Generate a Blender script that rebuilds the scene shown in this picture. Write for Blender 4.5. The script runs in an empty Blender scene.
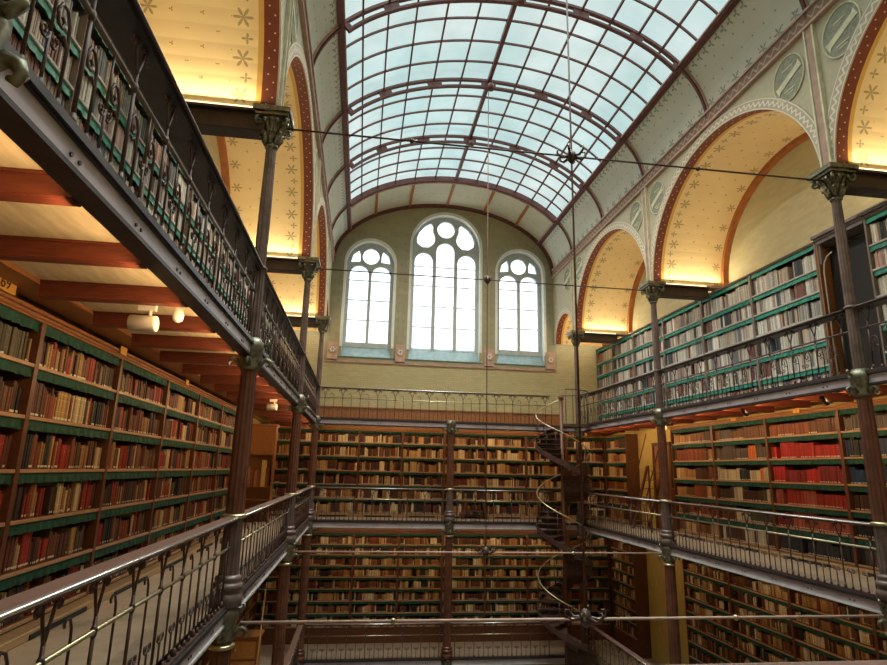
import bpy, math, random
from math import pi, sin, cos, sqrt, atan2, radians
from mathutils import Vector, Matrix
from mathutils.geometry import tessellate_polygon
random.seed(7)
scene = bpy.context.scene
COL = scene.collection
# ------------------------------------------------------------------ camera
F = Vector((0.13028581, 0.96464942, 0.2290788)); R_ = Vector((0.99001503, -0.13911403, 0.02274917)); U_ = Vector((-0.05381305, -0.22382756, 0.97314201))
FPX = 583.94
cd = bpy.data.cameras.new('camera'); cam = bpy.data.objects.new('camera', cd); COL.objects.link(cam)
cam.matrix_world = Matrix(((R_.x, U_.x, -F.x, 0), (R_.y, U_.y, -F.y, 0), (R_.z, U_.z, -F.z, 0), (0, 0, 0, 1)))
cd.sensor_width = 36; cd.lens = FPX / 887 * 36; cd.clip_start = .05; cd.clip_end = 200
scene.camera = cam
# ------------------------------------------------------------------ view and world
scene.view_settings.view_transform = 'Standard'; scene.view_settings.look = 'None'
scene.view_settings.exposure = 0.0; scene.view_settings.gamma = 1.0; scene.view_settings.use_curve_mapping = False
SKY = 2.6
w = bpy.data.worlds.new('sky'); scene.world = w; w.use_nodes = True
nt = w.node_tree; nt.nodes.clear()
wo = nt.nodes.new('ShaderNodeOutputWorld'); wb = nt.nodes.new('ShaderNodeBackground'); wb.inputs[1].default_value = SKY
tc = nt.nodes.new('ShaderNodeTexCoord'); no = nt.nodes.new('ShaderNodeTexNoise'); no.inputs['Scale'].default_value = 7; no.inputs['Detail'].default_value = 4
ra = nt.nodes.new('ShaderNodeValToRGB'); ra.color_ramp.elements[0].position = .38; ra.color_ramp.elements[0].color = (.70, .86, .87, 1)
ra.color_ramp.elements[1].position = .62; ra.color_ramp.elements[1].color = (.97, 1, 1, 1)
nt.links.new(tc.outputs['Generated'], no.inputs['Vector']); nt.links.new(no.outputs['Fac'], ra.inputs[0]); nt.links.new(ra.outputs[0], wb.inputs[0]); nt.links.new(wb.outputs[0], wo.inputs[0])
sp = nt.nodes.new('ShaderNodeSeparateXYZ'); mr = nt.nodes.new('ShaderNodeMapRange'); mr.inputs[1].default_value = .68; mr.inputs[2].default_value = 1.0; mr.inputs[3].default_value = SKY; mr.inputs[4].default_value = SKY * 10   # overcast: brightest overhead
nt.links.new(tc.outputs['Generated'], sp.inputs[0]); nt.links.new(sp.outputs[2], mr.inputs[0]); nt.links.new(mr.outputs[0], wb.inputs[1])
# ------------------------------------------------------------------ main dimensions (metres, eye at the origin)
XL, XR, XM = -1.57, 7.85, 3.14
FLX, FRX = -3.30, 9.58          # fronts of the bookcases
WLX, WRX = -3.72, 10.00         # side walls
Y0, Y1, Y2, Y3 = 2.05, 8.22, 14.67, 20.66
YB, YE, YF = 22.45, 23.10, -0.9
ZU, ZM, ZL, ZG = 1.66, -1.72, -5.95, -9.6
ZB0, ZB1 = 4.85, 5.20           # aisle beams
ZC = 8.30; VA, VB = 4.71, 2.82  # vault springing and half axes
# daylight portals over the skylight and the end windows
def portal(name, loc, rot, sx, sy):
    l = bpy.data.lights.new(name, 'AREA'); l.shape = 'RECTANGLE'; l.size = sx; l.size_y = sy; l.cycles.is_portal = True
    o = bpy.data.objects.new(name, l); o.location = loc; o.rotation_euler = rot; COL.objects.link(o)
portal('skylight_portal', (XM, 10, 11.35), (0, 0, 0), 9, 23)
portal('window_portal', (XM, 23.9, 7.3), (-pi/2, 0, 0), 9.2, 6.6)
WARM = (1, .66, .32); GOLD = (1, .80, .50); NEUT = (1, .88, .72)
def area(name, loc, rot, sx, sy, power, col):
    l = bpy.data.lights.new(name, 'AREA'); l.shape = 'RECTANGLE'; l.size = sx; l.size_y = sy; l.energy = power; l.color = col
    o = bpy.data.objects.new(name, l); o.location = loc; o.rotation_euler = rot; COL.objects.link(o)
    return o
def spot(name, loc, target, power, col, angle=90, r=.06):
    l = bpy.data.lights.new(name, 'SPOT'); l.energy = power; l.color = col; l.spot_size = radians(angle); l.spot_blend = .8; l.shadow_soft_size = r
    o = bpy.data.objects.new(name, l); o.location = loc; COL.objects.link(o)
    o.rotation_euler = (Vector(target) - Vector(loc)).to_track_quat('-Z', 'Y').to_euler()
bays_y = [(YF, Y0), (Y0, Y1), (Y1, Y2), (Y2, Y3)]
P_VAULT, P_STRIP_L, P_STRIP_R, P_BACK, P_LOW, P_NAVE = 30, 36, 52, 28, 12, 1100
# uplighters on the aisle beams
for yb in (Y0, Y1, Y2, Y3):
    for xa in ((WLX + XL) / 2, (WRX + XR) / 2):
        for s in (-1, 1):
            area('uplight', (xa, yb + s*.25, ZB1 + .05), (pi - s*radians(34), 0, 0), 1.7, .08, P_VAULT, GOLD)
# strips under the galleries, hidden behind the girders, washing ceiling and bookcases
for (ya, yb) in bays_y + [(Y3 + .3, YE - .7)]:
    L = yb - ya - .5; yc = (ya + yb) / 2
    k = L / 5.5
    area('gallery_strip', (XL - .145, yc, ZU - .31), (0, radians(90), 0), .06, L, P_STRIP_L * k, WARM)
    area('gallery_strip', (XR + .145, yc, ZU - .31), (0, radians(-98), 0), .06, L, P_STRIP_R * k, WARM)
    area('gallery_strip', (XL - .16, yc, ZM - .30), (0, radians(100), 0), .08, L, P_LOW * k, WARM)
    area('gallery_strip', (XR + .16, yc, ZM - .30), (0, radians(-100), 0), .08, L, P_LOW * k, WARM)
for xa in ((XL + XM) / 2, (XR + XM) / 2):
    area('gallery_strip', (xa, Y3 + .16, ZU - .22), (radians(100), 0, 0), 4.3, .08, P_BACK, WARM)
    area('gallery_strip', (xa, Y3 + .16, ZM - .30), (radians(96), 0, 0), 4.3, .08, P_BACK * .8, WARM)

# ------------------------------------------------------------------ materials
MATS = {}
def N(nt, t, **kw):
    n = nt.nodes.new(t)
    for k, v in kw.items(): setattr(n, k, v)
    return n
def M(nt, op, a, b=None, c=None):
    n = nt.nodes.new('ShaderNodeMath'); n.operation = op
    for i, x in enumerate((a, b, c)):
        if x is None: continue
        if isinstance(x, (int, float)): n.inputs[i].default_value = x
        else: nt.links.new(x, n.inputs[i])
    return n.outputs[0]
def mixc(nt, fac, a, b):
    n = nt.nodes.new('ShaderNodeMix'); n.data_type = 'RGBA'
    if isinstance(fac, (int, float)): n.inputs[0].default_value = fac
    else: nt.links.new(fac, n.inputs[0])
    for i, x in ((6, a), (7, b)):
        if isinstance(x, tuple): n.inputs[i].default_value = (*x[:3], 1)
        else: nt.links.new(x, n.inputs[i])
    return n.outputs[2]
def base(name, rough=.6, metal=0.0):
    m = bpy.data.materials.new(name); m.use_nodes = True; MATS[name] = m
    nt = m.node_tree; b = nt.nodes['Principled BSDF']; b.inputs['Roughness'].default_value = rough; b.inputs['Metallic'].default_value = metal
    return m, nt, b
def mat(name, col, rough=.6, metal=0.0, var=.18, scale=6, bump=0.0, stretch=None, col2=None):
    m, nt, b = base(name, rough, metal)
    tc = N(nt, 'ShaderNodeTexCoord'); mp = N(nt, 'ShaderNodeMapping'); no = N(nt, 'ShaderNodeTexNoise')
    if stretch: mp.inputs['Scale'].default_value = stretch
    no.inputs['Scale'].default_value = scale; no.inputs['Detail'].default_value = 5
    nt.links.new(tc.outputs['Object'], mp.inputs[0]); nt.links.new(mp.outputs[0], no.inputs['Vector'])
    f = M(nt, 'MULTIPLY_ADD', M(nt, 'SUBTRACT', no.outputs['Fac'], .5), 2.6, .5)
    lo = tuple(c * (1 - var) for c in col); hi = col2 or tuple(min(1, c * (1 + var)) for c in col)
    cl = N(nt, 'ShaderNodeClamp'); nt.links.new(f, cl.inputs[0])
    nt.links.new(mixc(nt, cl.outputs[0], lo, hi), b.inputs['Base Color'])
    if bump:
        bu = N(nt, 'ShaderNodeBump'); bu.inputs['Strength'].default_value = bump; bu.inputs['Distance'].default_value = .01
        nt.links.new(no.outputs['Fac'], bu.inputs['Height']); nt.links.new(bu.outputs[0], b.inputs['Normal'])
    return m
def uvs(nt):
    u = N(nt, 'ShaderNodeUVMap'); u.uv_map = 'UVMap'; s = N(nt, 'ShaderNodeSeparateXYZ'); nt.links.new(u.outputs[0], s.inputs[0])
    return s.outputs[0], s.outputs[1]
def lattice(nt, u, v, cu, cv, ou=0, ov=0):
    a = M(nt, 'SUBTRACT', M(nt, 'FRACT', M(nt, 'MULTIPLY_ADD', u, 1/cu, ou)), .5); b = M(nt, 'SUBTRACT', M(nt, 'FRACT', M(nt, 'MULTIPLY_ADD', v, 1/cv, ov)), .5)
    return M(nt, 'MULTIPLY', a, cu), M(nt, 'MULTIPLY', b, cv)
def flower(nt, u, v, cu, cv, ou, ov, rad, petals=6):
    a, b = lattice(nt, u, v, cu, cv, ou, ov)
    r = M(nt, 'SQRT', M(nt, 'ADD', M(nt, 'MULTIPLY', a, a), M(nt, 'MULTIPLY', b, b)))
    if petals:
        th = M(nt, 'ARCTAN2', b, a); c = M(nt, 'COSINE', M(nt, 'MULTIPLY', th, petals))
        lim = M(nt, 'MULTIPLY', M(nt, 'MULTIPLY_ADD', c, .45, .55), rad)
    else: lim = rad
    return M(nt, 'LESS_THAN', r, lim)
def band(nt, x, a, b):
    return M(nt, 'MULTIPLY', M(nt, 'GREATER_THAN', x, a), M(nt, 'LESS_THAN', x, b))
def noisy(nt, col, var=.12, scale=3):
    tc = N(nt, 'ShaderNodeTexCoord'); no = N(nt, 'ShaderNodeTexNoise'); no.inputs['Scale'].default_value = scale; no.inputs['Detail'].default_value = 6
    nt.links.new(tc.outputs['Object'], no.inputs['Vector'])
    return mixc(nt, no.outputs['Fac'], tuple(c * (1 - var) for c in col), tuple(min(1, c * (1 + var)) for c in col))
# aisle vault plaster: u = depth from the nave face, v = arc length
def vault_mat():
    m, nt, b = base('painted_vault', .85); u, v = uvs(nt)
    c = noisy(nt, (.78, .60, .32), .1, 1.6)
    dots = flower(nt, u, v, .44, .5, 0, 0, .036, 3); c = mixc(nt, dots, c, (.50, .20, .05))
    d2 = flower(nt, u, v, .44, .5, .5, .5, .03, 2); c = mixc(nt, M(nt, 'MULTIPLY', d2, .8), c, (.34, .22, .08))
    edge = M(nt, 'MAXIMUM', band(nt, u, .36, .68), band(nt, u, 1.72, 2.0))
    c = mixc(nt, M(nt, 'MULTIPLY', edge, .99), c, noisy(nt, (.78, .60, .32), .1, 1.6))
    f1 = M(nt, 'MULTIPLY', flower(nt, M(nt, 'SUBTRACT', u, .52), v, 4, .62, .5, 0, .15, 6), 1.0)
    f2 = flower(nt, M(nt, 'SUBTRACT', u, .46), v, 4, .62, .5, .5, .085, 4)
    f3 = flower(nt, M(nt, 'SUBTRACT', u, 1.86), v, 4, .62, .5, 0, .13, 6)
    fl = M(nt, 'MAXIMUM', M(nt, 'MAXIMUM', f1, f2), f3)
    c = mixc(nt, M(nt, 'MULTIPLY', fl, .75), c, (.26, .19, .08))
    nt.links.new(c, b.inputs['Base Color'])
def dotband_mat():
    m, nt, b = base('red_dotted_band', .7); u, v = uvs(nt)
    c = noisy(nt, (.17, .035, .014), .25, 8)
    d = M(nt, 'MAXIMUM', flower(nt, u, v, .2, .26, .2, 0, .013, 0), flower(nt, u, v, .2, .26, .8, .5, .013, 0))
    c = mixc(nt, M(nt, 'MULTIPLY', d, band(nt, u, .03, .2)), c, (.75, .6, .4))
    c = mixc(nt, M(nt, 'GREATER_THAN', u, .22), c, (.62, .36, .08))
    nt.links.new(c, b.inputs['Base Color'])
def nave_mat(name, col, flo, cell=.5, rad=.09, dots=True):
    m, nt, b = base(name, .85); u, v = uvs(nt)
    c = noisy(nt, col, .1, 2)
    if dots:
        d = flower(nt, u, v, cell*.7, cell*.7, .25, .25, .024, 0); c = mixc(nt, M(nt, 'MULTIPLY', d, .7), c, (.22, .26, .22))
    f = M(nt, 'MULTIPLY', flower(nt, u, M(nt, 'SUBTRACT', v, .36), .46, 9, 0, .5, rad * 1.5, 5), 1.0)
    f2 = flower(nt, u, M(nt, 'SUBTRACT', v, 1.36), .23, 9, 0, .5, rad, 3)
    c = mixc(nt, M(nt, 'MULTIPLY', M(nt, 'MAXIMUM', f, f2), .75), c, flo)
    nt.links.new(c, b.inputs['Base Color'])
def spandrel_mat():
    m, nt, b = base('spandrel_plaster', .85); u, v = uvs(nt)
    c = noisy(nt, (.47, .42, .30), .22, 9)
    nt.links.new(c, b.inputs['Base Color'])
def wavy_mat(name, c0, c1, per=.16, amp=.04, w=.03, mid=.13, rails=(.02, .24)):
    m, nt, b = base(name, .8); u, v = uvs(nt)   # u along, v across
    c = noisy(nt, c0, .15, 6)
    s = M(nt, 'MULTIPLY', M(nt, 'SINE', M(nt, 'MULTIPLY', u, 2*pi/per)), amp)
    d = M(nt, 'ABSOLUTE', M(nt, 'SUBTRACT', M(nt, 'SUBTRACT', v, mid), s))
    k = M(nt, 'LESS_THAN', d, w)
    for r in rails: k = M(nt, 'MAXIMUM', k, band(nt, v, r - .012, r + .012))
    c = mixc(nt, k, c, c1); nt.links.new(c, b.inputs['Base Color'])
def tile_mat(name, col, mortar, bw=.24, bh=.08):
    m, nt, b = base(name, .6); uv = N(nt, 'ShaderNodeUVMap'); uv.uv_map = 'UVMap'
    br = N(nt, 'ShaderNodeTexBrick'); br.inputs['Scale'].default_value = 1; br.inputs['Brick Width'].default_value = bw; br.inputs['Row Height'].default_value = bh
    br.inputs['Mortar Size'].default_value = .006; br.inputs['Color1'].default_value = (*col, 1); br.inputs['Color2'].default_value = (*[c*.86 for c in col], 1); br.inputs['Mortar'].default_value = (*mortar, 1)
    nt.links.new(uv.outputs[0], br.inputs['Vector']); nt.links.new(br.outputs[0], b.inputs['Base Color'])
def attr_mat(name, rough=.55):
    m, nt, b = base(name, rough)
    a = N(nt, 'ShaderNodeAttribute'); a.attribute_name = 'Col'
    tc = N(nt, 'ShaderNodeTexCoord'); no = N(nt, 'ShaderNodeTexNoise'); no.inputs['Scale'].default_value = 30; no.inputs['Detail'].default_value = 3
    nt.links.new(tc.outputs['Object'], no.inputs['Vector'])
    mx = N(nt, 'ShaderNodeMix', data_type='RGBA', blend_type='MULTIPLY'); mx.inputs[0].default_value = .5
    nt.links.new(a.outputs['Color'], mx.inputs[6]); nt.links.new(no.outputs['Fac'], mx.inputs[7])
    mx2 = N(nt, 'ShaderNodeMix', data_type='RGBA', blend_type='ADD'); mx2.inputs[0].default_value = .25
    nt.links.new(mx.outputs[2], mx2.inputs[6]); nt.links.new(a.outputs['Color'], mx2.inputs[7])
    nt.links.new(mx2.outputs[2], b.inputs['Base Color'])
vault_mat(); dotband_mat(); spandrel_mat()
nave_mat('nave_vault_plaster', (.68, .69, .58), (.16, .24, .20))
nave_mat('end_ceiling_plaster', (.60, .57, .42), (.5, .45, .3), dots=False)
wavy_mat('archivolt_pattern', (.46, .37, .28), (.72, .66, .52))
wavy_mat('cornice_pattern', (.22, .13, .09), (.40, .31, .21), per=.22, amp=.05, w=.026, mid=.16, rails=(.02, .30))
tile_mat('glazed_yellow_tiles', (.48, .41, .22), (.36, .30, .15))
tile_mat('painted_end_wall', (.35, .32, .19), (.32, .29, .17), .5, .25)
tile_mat('pale_lunette_wall', (.55, .51, .32), (.50, .46, .28), .3, .1)
attr_mat('book_cloth'); 
mat('pilaster_pink', (.42, .27, .21), .8); mat('rib_brown', (.125, .036, .028), .6, var=.2); mat('rib_edge', (.50, .33, .26), .7)
mat('orange_band', (.36, .12, .025), .7); mat('white_reveal', (.72, .73, .68), .7, var=.06); mat('tracery_stone', (.42, .46, .46), .7, var=.1)
mat('sill_slate', (.17, .25, .26), .5, var=.2); mat('corbel_pink', (.48, .32, .24), .8); mat('banner_cream', (.62, .58, .40), .8)
mat('medallion', (.27, .27, .20), .85, var=.25, scale=14)
mat('iron', (.055, .045, .05), .42, .5, var=.3); mat('iron_web', (.50, .43, .47), .45, .15, var=.15, scale=3); mat('iron_brown', (.10, .055, .045), .4, .35, var=.3)
mat('column_iron', (.17, .115, .10), .38, .35, var=.3); mat('column_red', (.14, .052, .03), .38, .15, var=.3); mat('bronze', (.21, .19, .13), .35, .65, var=.45, scale=20)
mat('brass', (.60, .52, .32), .3, .85); mat('steel_edge', (.75, .74, .74), .25, .9, var=.05); mat('handrail_wood', (.19, .10, .075), .42, var=.2, stretch=(1, 12, 12))
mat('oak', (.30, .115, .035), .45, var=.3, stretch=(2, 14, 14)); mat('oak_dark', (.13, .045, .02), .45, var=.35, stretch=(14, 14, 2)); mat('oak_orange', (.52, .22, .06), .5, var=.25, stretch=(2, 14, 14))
mat('shelf_lip', (.46, .27, .16), .5, var=.15); mat('walnut_beam', (.05, .024, .015), .5, var=.3)
mat('joist_red', (.13, .026, .011), .45, var=.3, stretch=(1, 8, 8)); mat('plank_ceiling', (.56, .45, .28), .7, var=.16, scale=3, stretch=(6, 1, 6))
mat('valance_shaded', (.002, .06, .037), .75, var=.5, scale=12); mat('valance_daylit', (.008, .25, .18), .45, var=.4, scale=12); mat('shelf_grey', (.22, .17, .14), .5); mat('linoleum', (.34, .25, .17), .6, var=.12); mat('shelf_black', (.01, .015, .012), .8)  # one green valance cloth in two tones: upper-gallery daylight and shade below coloured in
mat('plinth_tan', (.38, .24, .12), .5, var=.15, stretch=(2, 14, 14)); mat('lintel_grey', (.16, .14, .15), .5); mat('opening_shade', (.012, .009, .009), .6); mat('lamp_white', (.75, .68, .58), .4, var=.05); mat('paper_white', (.80, .76, .66), .7, var=.08); mat('tag_white', (.80, .76, .64), .6, var=.05)
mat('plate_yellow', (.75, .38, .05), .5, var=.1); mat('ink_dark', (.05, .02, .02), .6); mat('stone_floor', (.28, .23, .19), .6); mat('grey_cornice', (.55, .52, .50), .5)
mat('curtain_dark', (.015, .017, .03), .8); mat('ribbed_wall', (.60, .44, .14), .7, var=.08)
def glass_mat(name, tint, gl=.06):
    m = bpy.data.materials.new(name); m.use_nodes = True; MATS[name] = m; nt = m.node_tree; nt.nodes.clear()
    o = N(nt, 'ShaderNodeOutputMaterial'); t = N(nt, 'ShaderNodeBsdfTransparent'); g = N(nt, 'ShaderNodeBsdfGlossy'); mx = N(nt, 'ShaderNodeMixShader'); mx.inputs[0].default_value = gl
    g.inputs['Roughness'].default_value = .15; g.inputs[0].default_value = (.8, .9, .9, 1)
    tc = N(nt, 'ShaderNodeTexCoord'); no = N(nt, 'ShaderNodeTexNoise'); no.inputs['Scale'].default_value = 1.2; nt.links.new(tc.outputs['Object'], no.inputs['Vector'])
    nt.links.new(mixc(nt, no.outputs['Fac'], tuple(x*.85 for x in tint), tuple(min(1, x*1.15) for x in tint)), t.inputs[0])
    nt.links.new(t.outputs[0], mx.inputs[1]); nt.links.new(g.outputs[0], mx.inputs[2]); nt.links.new(mx.outputs[0], o.inputs[0])
glass_mat('skylight_glass', (.30, .335, .325)); glass_mat('window_glass', (.9, .93, .95), .04)
m = bpy.data.materials.new('lamp_glow'); m.use_nodes = True; MATS['lamp_glow'] = m
m.node_tree.nodes['Principled BSDF'].inputs['Emission Color'].default_value = (1, .75, .42, 1); m.node_tree.nodes['Principled BSDF'].inputs['Emission Strength'].default_value = 2.2

# ------------------------------------------------------------------ mesh builder
class MB:
    def __init__(s): s.v = []; s.f = []; s.mi = []; s.uv = []; s.sm = []; s.col = []; s.cc = None; s.m = 0
    def face(s, idx, uv=None, sm=False):
        s.f.append(tuple(idx)); s.mi.append(s.m); s.uv.append(uv); s.sm.append(sm); s.col.append(s.cc)
    def poly(s, pts, uv=None, sm=False):
        n = len(s.v); s.v += [tuple(p) for p in pts]; s.face(range(n, n + len(pts)), uv, sm)
    def box(s, x0, x1, y0, y1, z0, z1, skip=()):
        n = len(s.v); s.v += [(x, y, z) for z in (z0, z1) for y in (y0, y1) for x in (x0, x1)]
        for k, q in enumerate(((0, 2, 3, 1), (4, 5, 7, 6), (0, 1, 5, 4), (2, 6, 7, 3), (0, 4, 6, 2), (1, 3, 7, 5))):
            if k not in skip: s.face([n + i for i in q])
        return s
    def bbox(s, x0, x1, y0, y1, z0, z1, b=.01):       # box with chamfered long (x) edges
        P = [(y0 + b, z0), (y1 - b, z0), (y1, z0 + b), (y1, z1 - b), (y1 - b, z1), (y0 + b, z1), (y0, z1 - b), (y0, z0 + b)]
        n = len(s.v); s.v += [(x0, y, z) for y, z in P] + [(x1, y, z) for y, z in P]
        for i in range(8): j = (i + 1) % 8; s.face((n + i, n + 8 + i, n + 8 + j, n + j))
        s.face([n + i for i in range(8)]); s.face([n + 15 - i for i in range(8)])
        return s
    def tube(s, pts, r, n=6, caps=True, sm=True):
        pts = [Vector(p) for p in pts]; rr = r if isinstance(r, (list, tuple)) else [r] * len(pts)
        up = None; base = len(s.v)
        for i, p in enumerate(pts):
            t = (pts[min(i + 1, len(pts) - 1)] - pts[max(i - 1, 0)])
            if t.length < 1e-9: t = Vector((0, 0, 1))
            t.normalize()
            if up is None: up = Vector((0, 0, 1)) if abs(t.z) < .9 else Vector((1, 0, 0))
            a = (up - t * up.dot(t));
            if a.length < 1e-6: a = t.orthogonal()
            a.normalize(); up = a; b = t.cross(a)
            for k in range(n): th = 2*pi*k/n; s.v.append(tuple(p + (a*cos(th) + b*sin(th)) * rr[i]))
        for i in range(len(pts) - 1):
            for k in range(n):
                a0 = base + i*n + k; a1 = base + i*n + (k+1) % n; s.face((a0, a1, a1 + n, a0 + n), sm=sm)
        if caps: s.face([base + n - 1 - k for k in range(n)]); s.face([base + (len(pts)-1)*n + k for k in range(n)])
        return s
    def lathe(s, prof, c=(0, 0, 0), n=16, flute=0, sm=True):
        base = len(s.v)
        for (r, z) in prof:
            for k in range(n):
                th = 2*pi*k/n; q = r * (1 - (flute if k % 2 else 0)); s.v.append((c[0] + q*cos(th), c[1] + q*sin(th), c[2] + z))
        for i in range(len(prof) - 1):
            for k in range(n):
                a = base + i*n + k; b = base + i*n + (k+1) % n; s.face((a, b, b + n, a + n), sm=sm)
        s.face([base + n - 1 - k for k in range(n)]); s.face([base + (len(prof)-1)*n + k for k in range(n)])
        return s
    def spiral(s, c, r0, turns, ax, tr, n=14, up=1, start=0, nn=5):   # volute in plane spanned by ax and z
        c = Vector(c); ax = Vector(ax); P = []
        for i in range(n + 1):
            t = i / n; r = r0 * (1 - .8*t); th = start + up*turns*2*pi*t
            P.append(c + ax*(r*cos(th)) + Vector((0, 0, r*sin(th))))
        return s.tube(P, tr, nn)
    def prism(s, poly2, f, d0, d1):   # poly2 list of 2D; f maps (a,b,d)->xyz
        n = len(s.v); k = len(poly2); s.v += [f(a, b, d0) for a, b in poly2] + [f(a, b, d1) for a, b in poly2]
        s.face([n + i for i in range(k)]); s.face([n + 2*k - 1 - i for i in range(k)])
        for i in range(k): j = (i + 1) % k; s.face((n + i, n + k + i, n + k + j, n + j))
        return s
    def build(s, name, mats, parent=None, **props):
        me = bpy.data.meshes.new(name); me.from_pydata(s.v, [], s.f)
        if isinstance(mats, str): mats = [mats]
        for x in mats: me.materials.append(MATS[x])
        me.polygons.foreach_set('material_index', s.mi); me.polygons.foreach_set('use_smooth', s.sm)
        if any(u is not None for u in s.uv):
            l = me.uv_layers.new(name='UVMap'); buf = []
            for f, u in zip(s.f, s.uv): buf += ([c for q in u for c in q] if u is not None else [0.0] * (2 * len(f)))
            l.data.foreach_set('uv', buf)
        if any(c is not None for c in s.col):
            a = me.color_attributes.new('Col', 'FLOAT_COLOR', 'CORNER'); buf = []
            for f, c in zip(s.f, s.col): buf += list((*(c or (.5, .5, .5)), 1)) * len(f)
            a.data.foreach_set('color', buf)
        me.update(); o = bpy.data.objects.new(name, me); COL.objects.link(o)
        if parent: o.parent = parent
        for k, v in props.items(): o[k] = v
        return o
def S(mb, name, mats, parent=None):
    return mb.build(name, mats, parent, **({} if parent else {'kind': 'structure'}))
def thing(name, label, cat, loc=(0, 0, 0), rz=0, group=None):
    o = bpy.data.objects.new(name, None); COL.objects.link(o); o.location = loc; o.rotation_euler = (0, 0, rz); o['label'] = label; o['category'] = cat; o['kind'] = 'thing'
    if group: o['group'] = group
    o.empty_display_size = .2
    return o
def inst(src, parent, loc=None, name=None):
    c = src.copy(); COL.objects.link(c); c.parent = parent
    if loc is not None: c.location = loc
    return c
def dup(root, loc, rz, label, group=None):
    r = root.copy(); COL.objects.link(r); r.location = loc; r.rotation_euler = (0, 0, rz); r['label'] = label
    if group: r['group'] = group
    for ch in list(root.children):
        c = inst(ch, r)
        for g in list(ch.children): inst(g, c)
    return r
def vx(t, k=1.0): return XM - VA*k*cos(t), ZC + VB*k*sin(t)
ORD = ['first', 'second', 'third', 'fourth', 'fifth', 'sixth', 'seventh', 'eighth', 'ninth', 'tenth', 'eleventh', 'twelfth', 'thirteenth', 'fourteenth', 'fifteenth', 'sixteenth', 'seventeenth', 'eighteenth', 'nineteenth', 'twentieth']
def ordn(i):
    if i < 20: return ORD[i]
    t = {2: 'twenty', 3: 'thirty', 4: 'forty', 5: 'fifty', 6: 'sixty', 7: 'seventy', 8: 'eighty', 9: 'ninety'}.get((i + 1) // 10, 'hundredy'); u = (i + 1) % 10
    return (t[:-1] + 'ieth') if u == 0 else t + '-' + ORD[u - 1]

# ================================================================== STRUCTURE
# ---- floors and gallery slabs
b = MB(); b.box(WLX, WRX, YF, YE, ZG - .1, ZG); S(b, 'floor', 'stone_floor')
def slab(x0, x1, y0, y1, zt, name='floor'):
    b = MB(); b.box(x0, x1, y0, y1, zt - .03, zt, skip=(0,)); b.m = 1; b.box(x0, x1, y0, y1, zt - .07, zt - .03, skip=(1,)); S(b, name, ['linoleum', 'plank_ceiling'])
for zt in (ZU, ZM, ZL):
    slab(WLX, XL - .02, YF, YE, zt); slab(XR + .02, WRX, YF, YE, zt); slab(XL - .02, XR + .02, Y3 + .02, YE, zt)
slab(XL - .02, XR + .02, YF, Y0 - .02, ZM)
# ---- side walls
for nm, x, d in (('wall_left', WLX, -1), ('wall_right', WRX, 1)):
    b = MB(); xo = x + d*.3
    def quad(y0, y1, z0, z1):
        P = [(x, y0, z0), (x, y1, z0), (x, y1, z1), (x, y0, z1)]; b.poly(P if d < 0 else P[::-1], [(p[1], p[2]) for p in (P if d < 0 else P[::-1])])
    b.m = 0; quad(YF, YE, ZU, 9.0); b.m = 1; quad(YF, YE, ZG, ZU - .07)
    b.box(min(x + d*.01, xo), max(x + d*.01, xo), YF, YE, ZG, 9.0); S(b, nm, ['pale_lunette_wall', 'ribbed_wall'])
b = MB(); b.box(WLX - .3, WRX + .3, YF - .3, YF, ZG, 12); S(b, 'wall_front', 'pale_lunette_wall')
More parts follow.
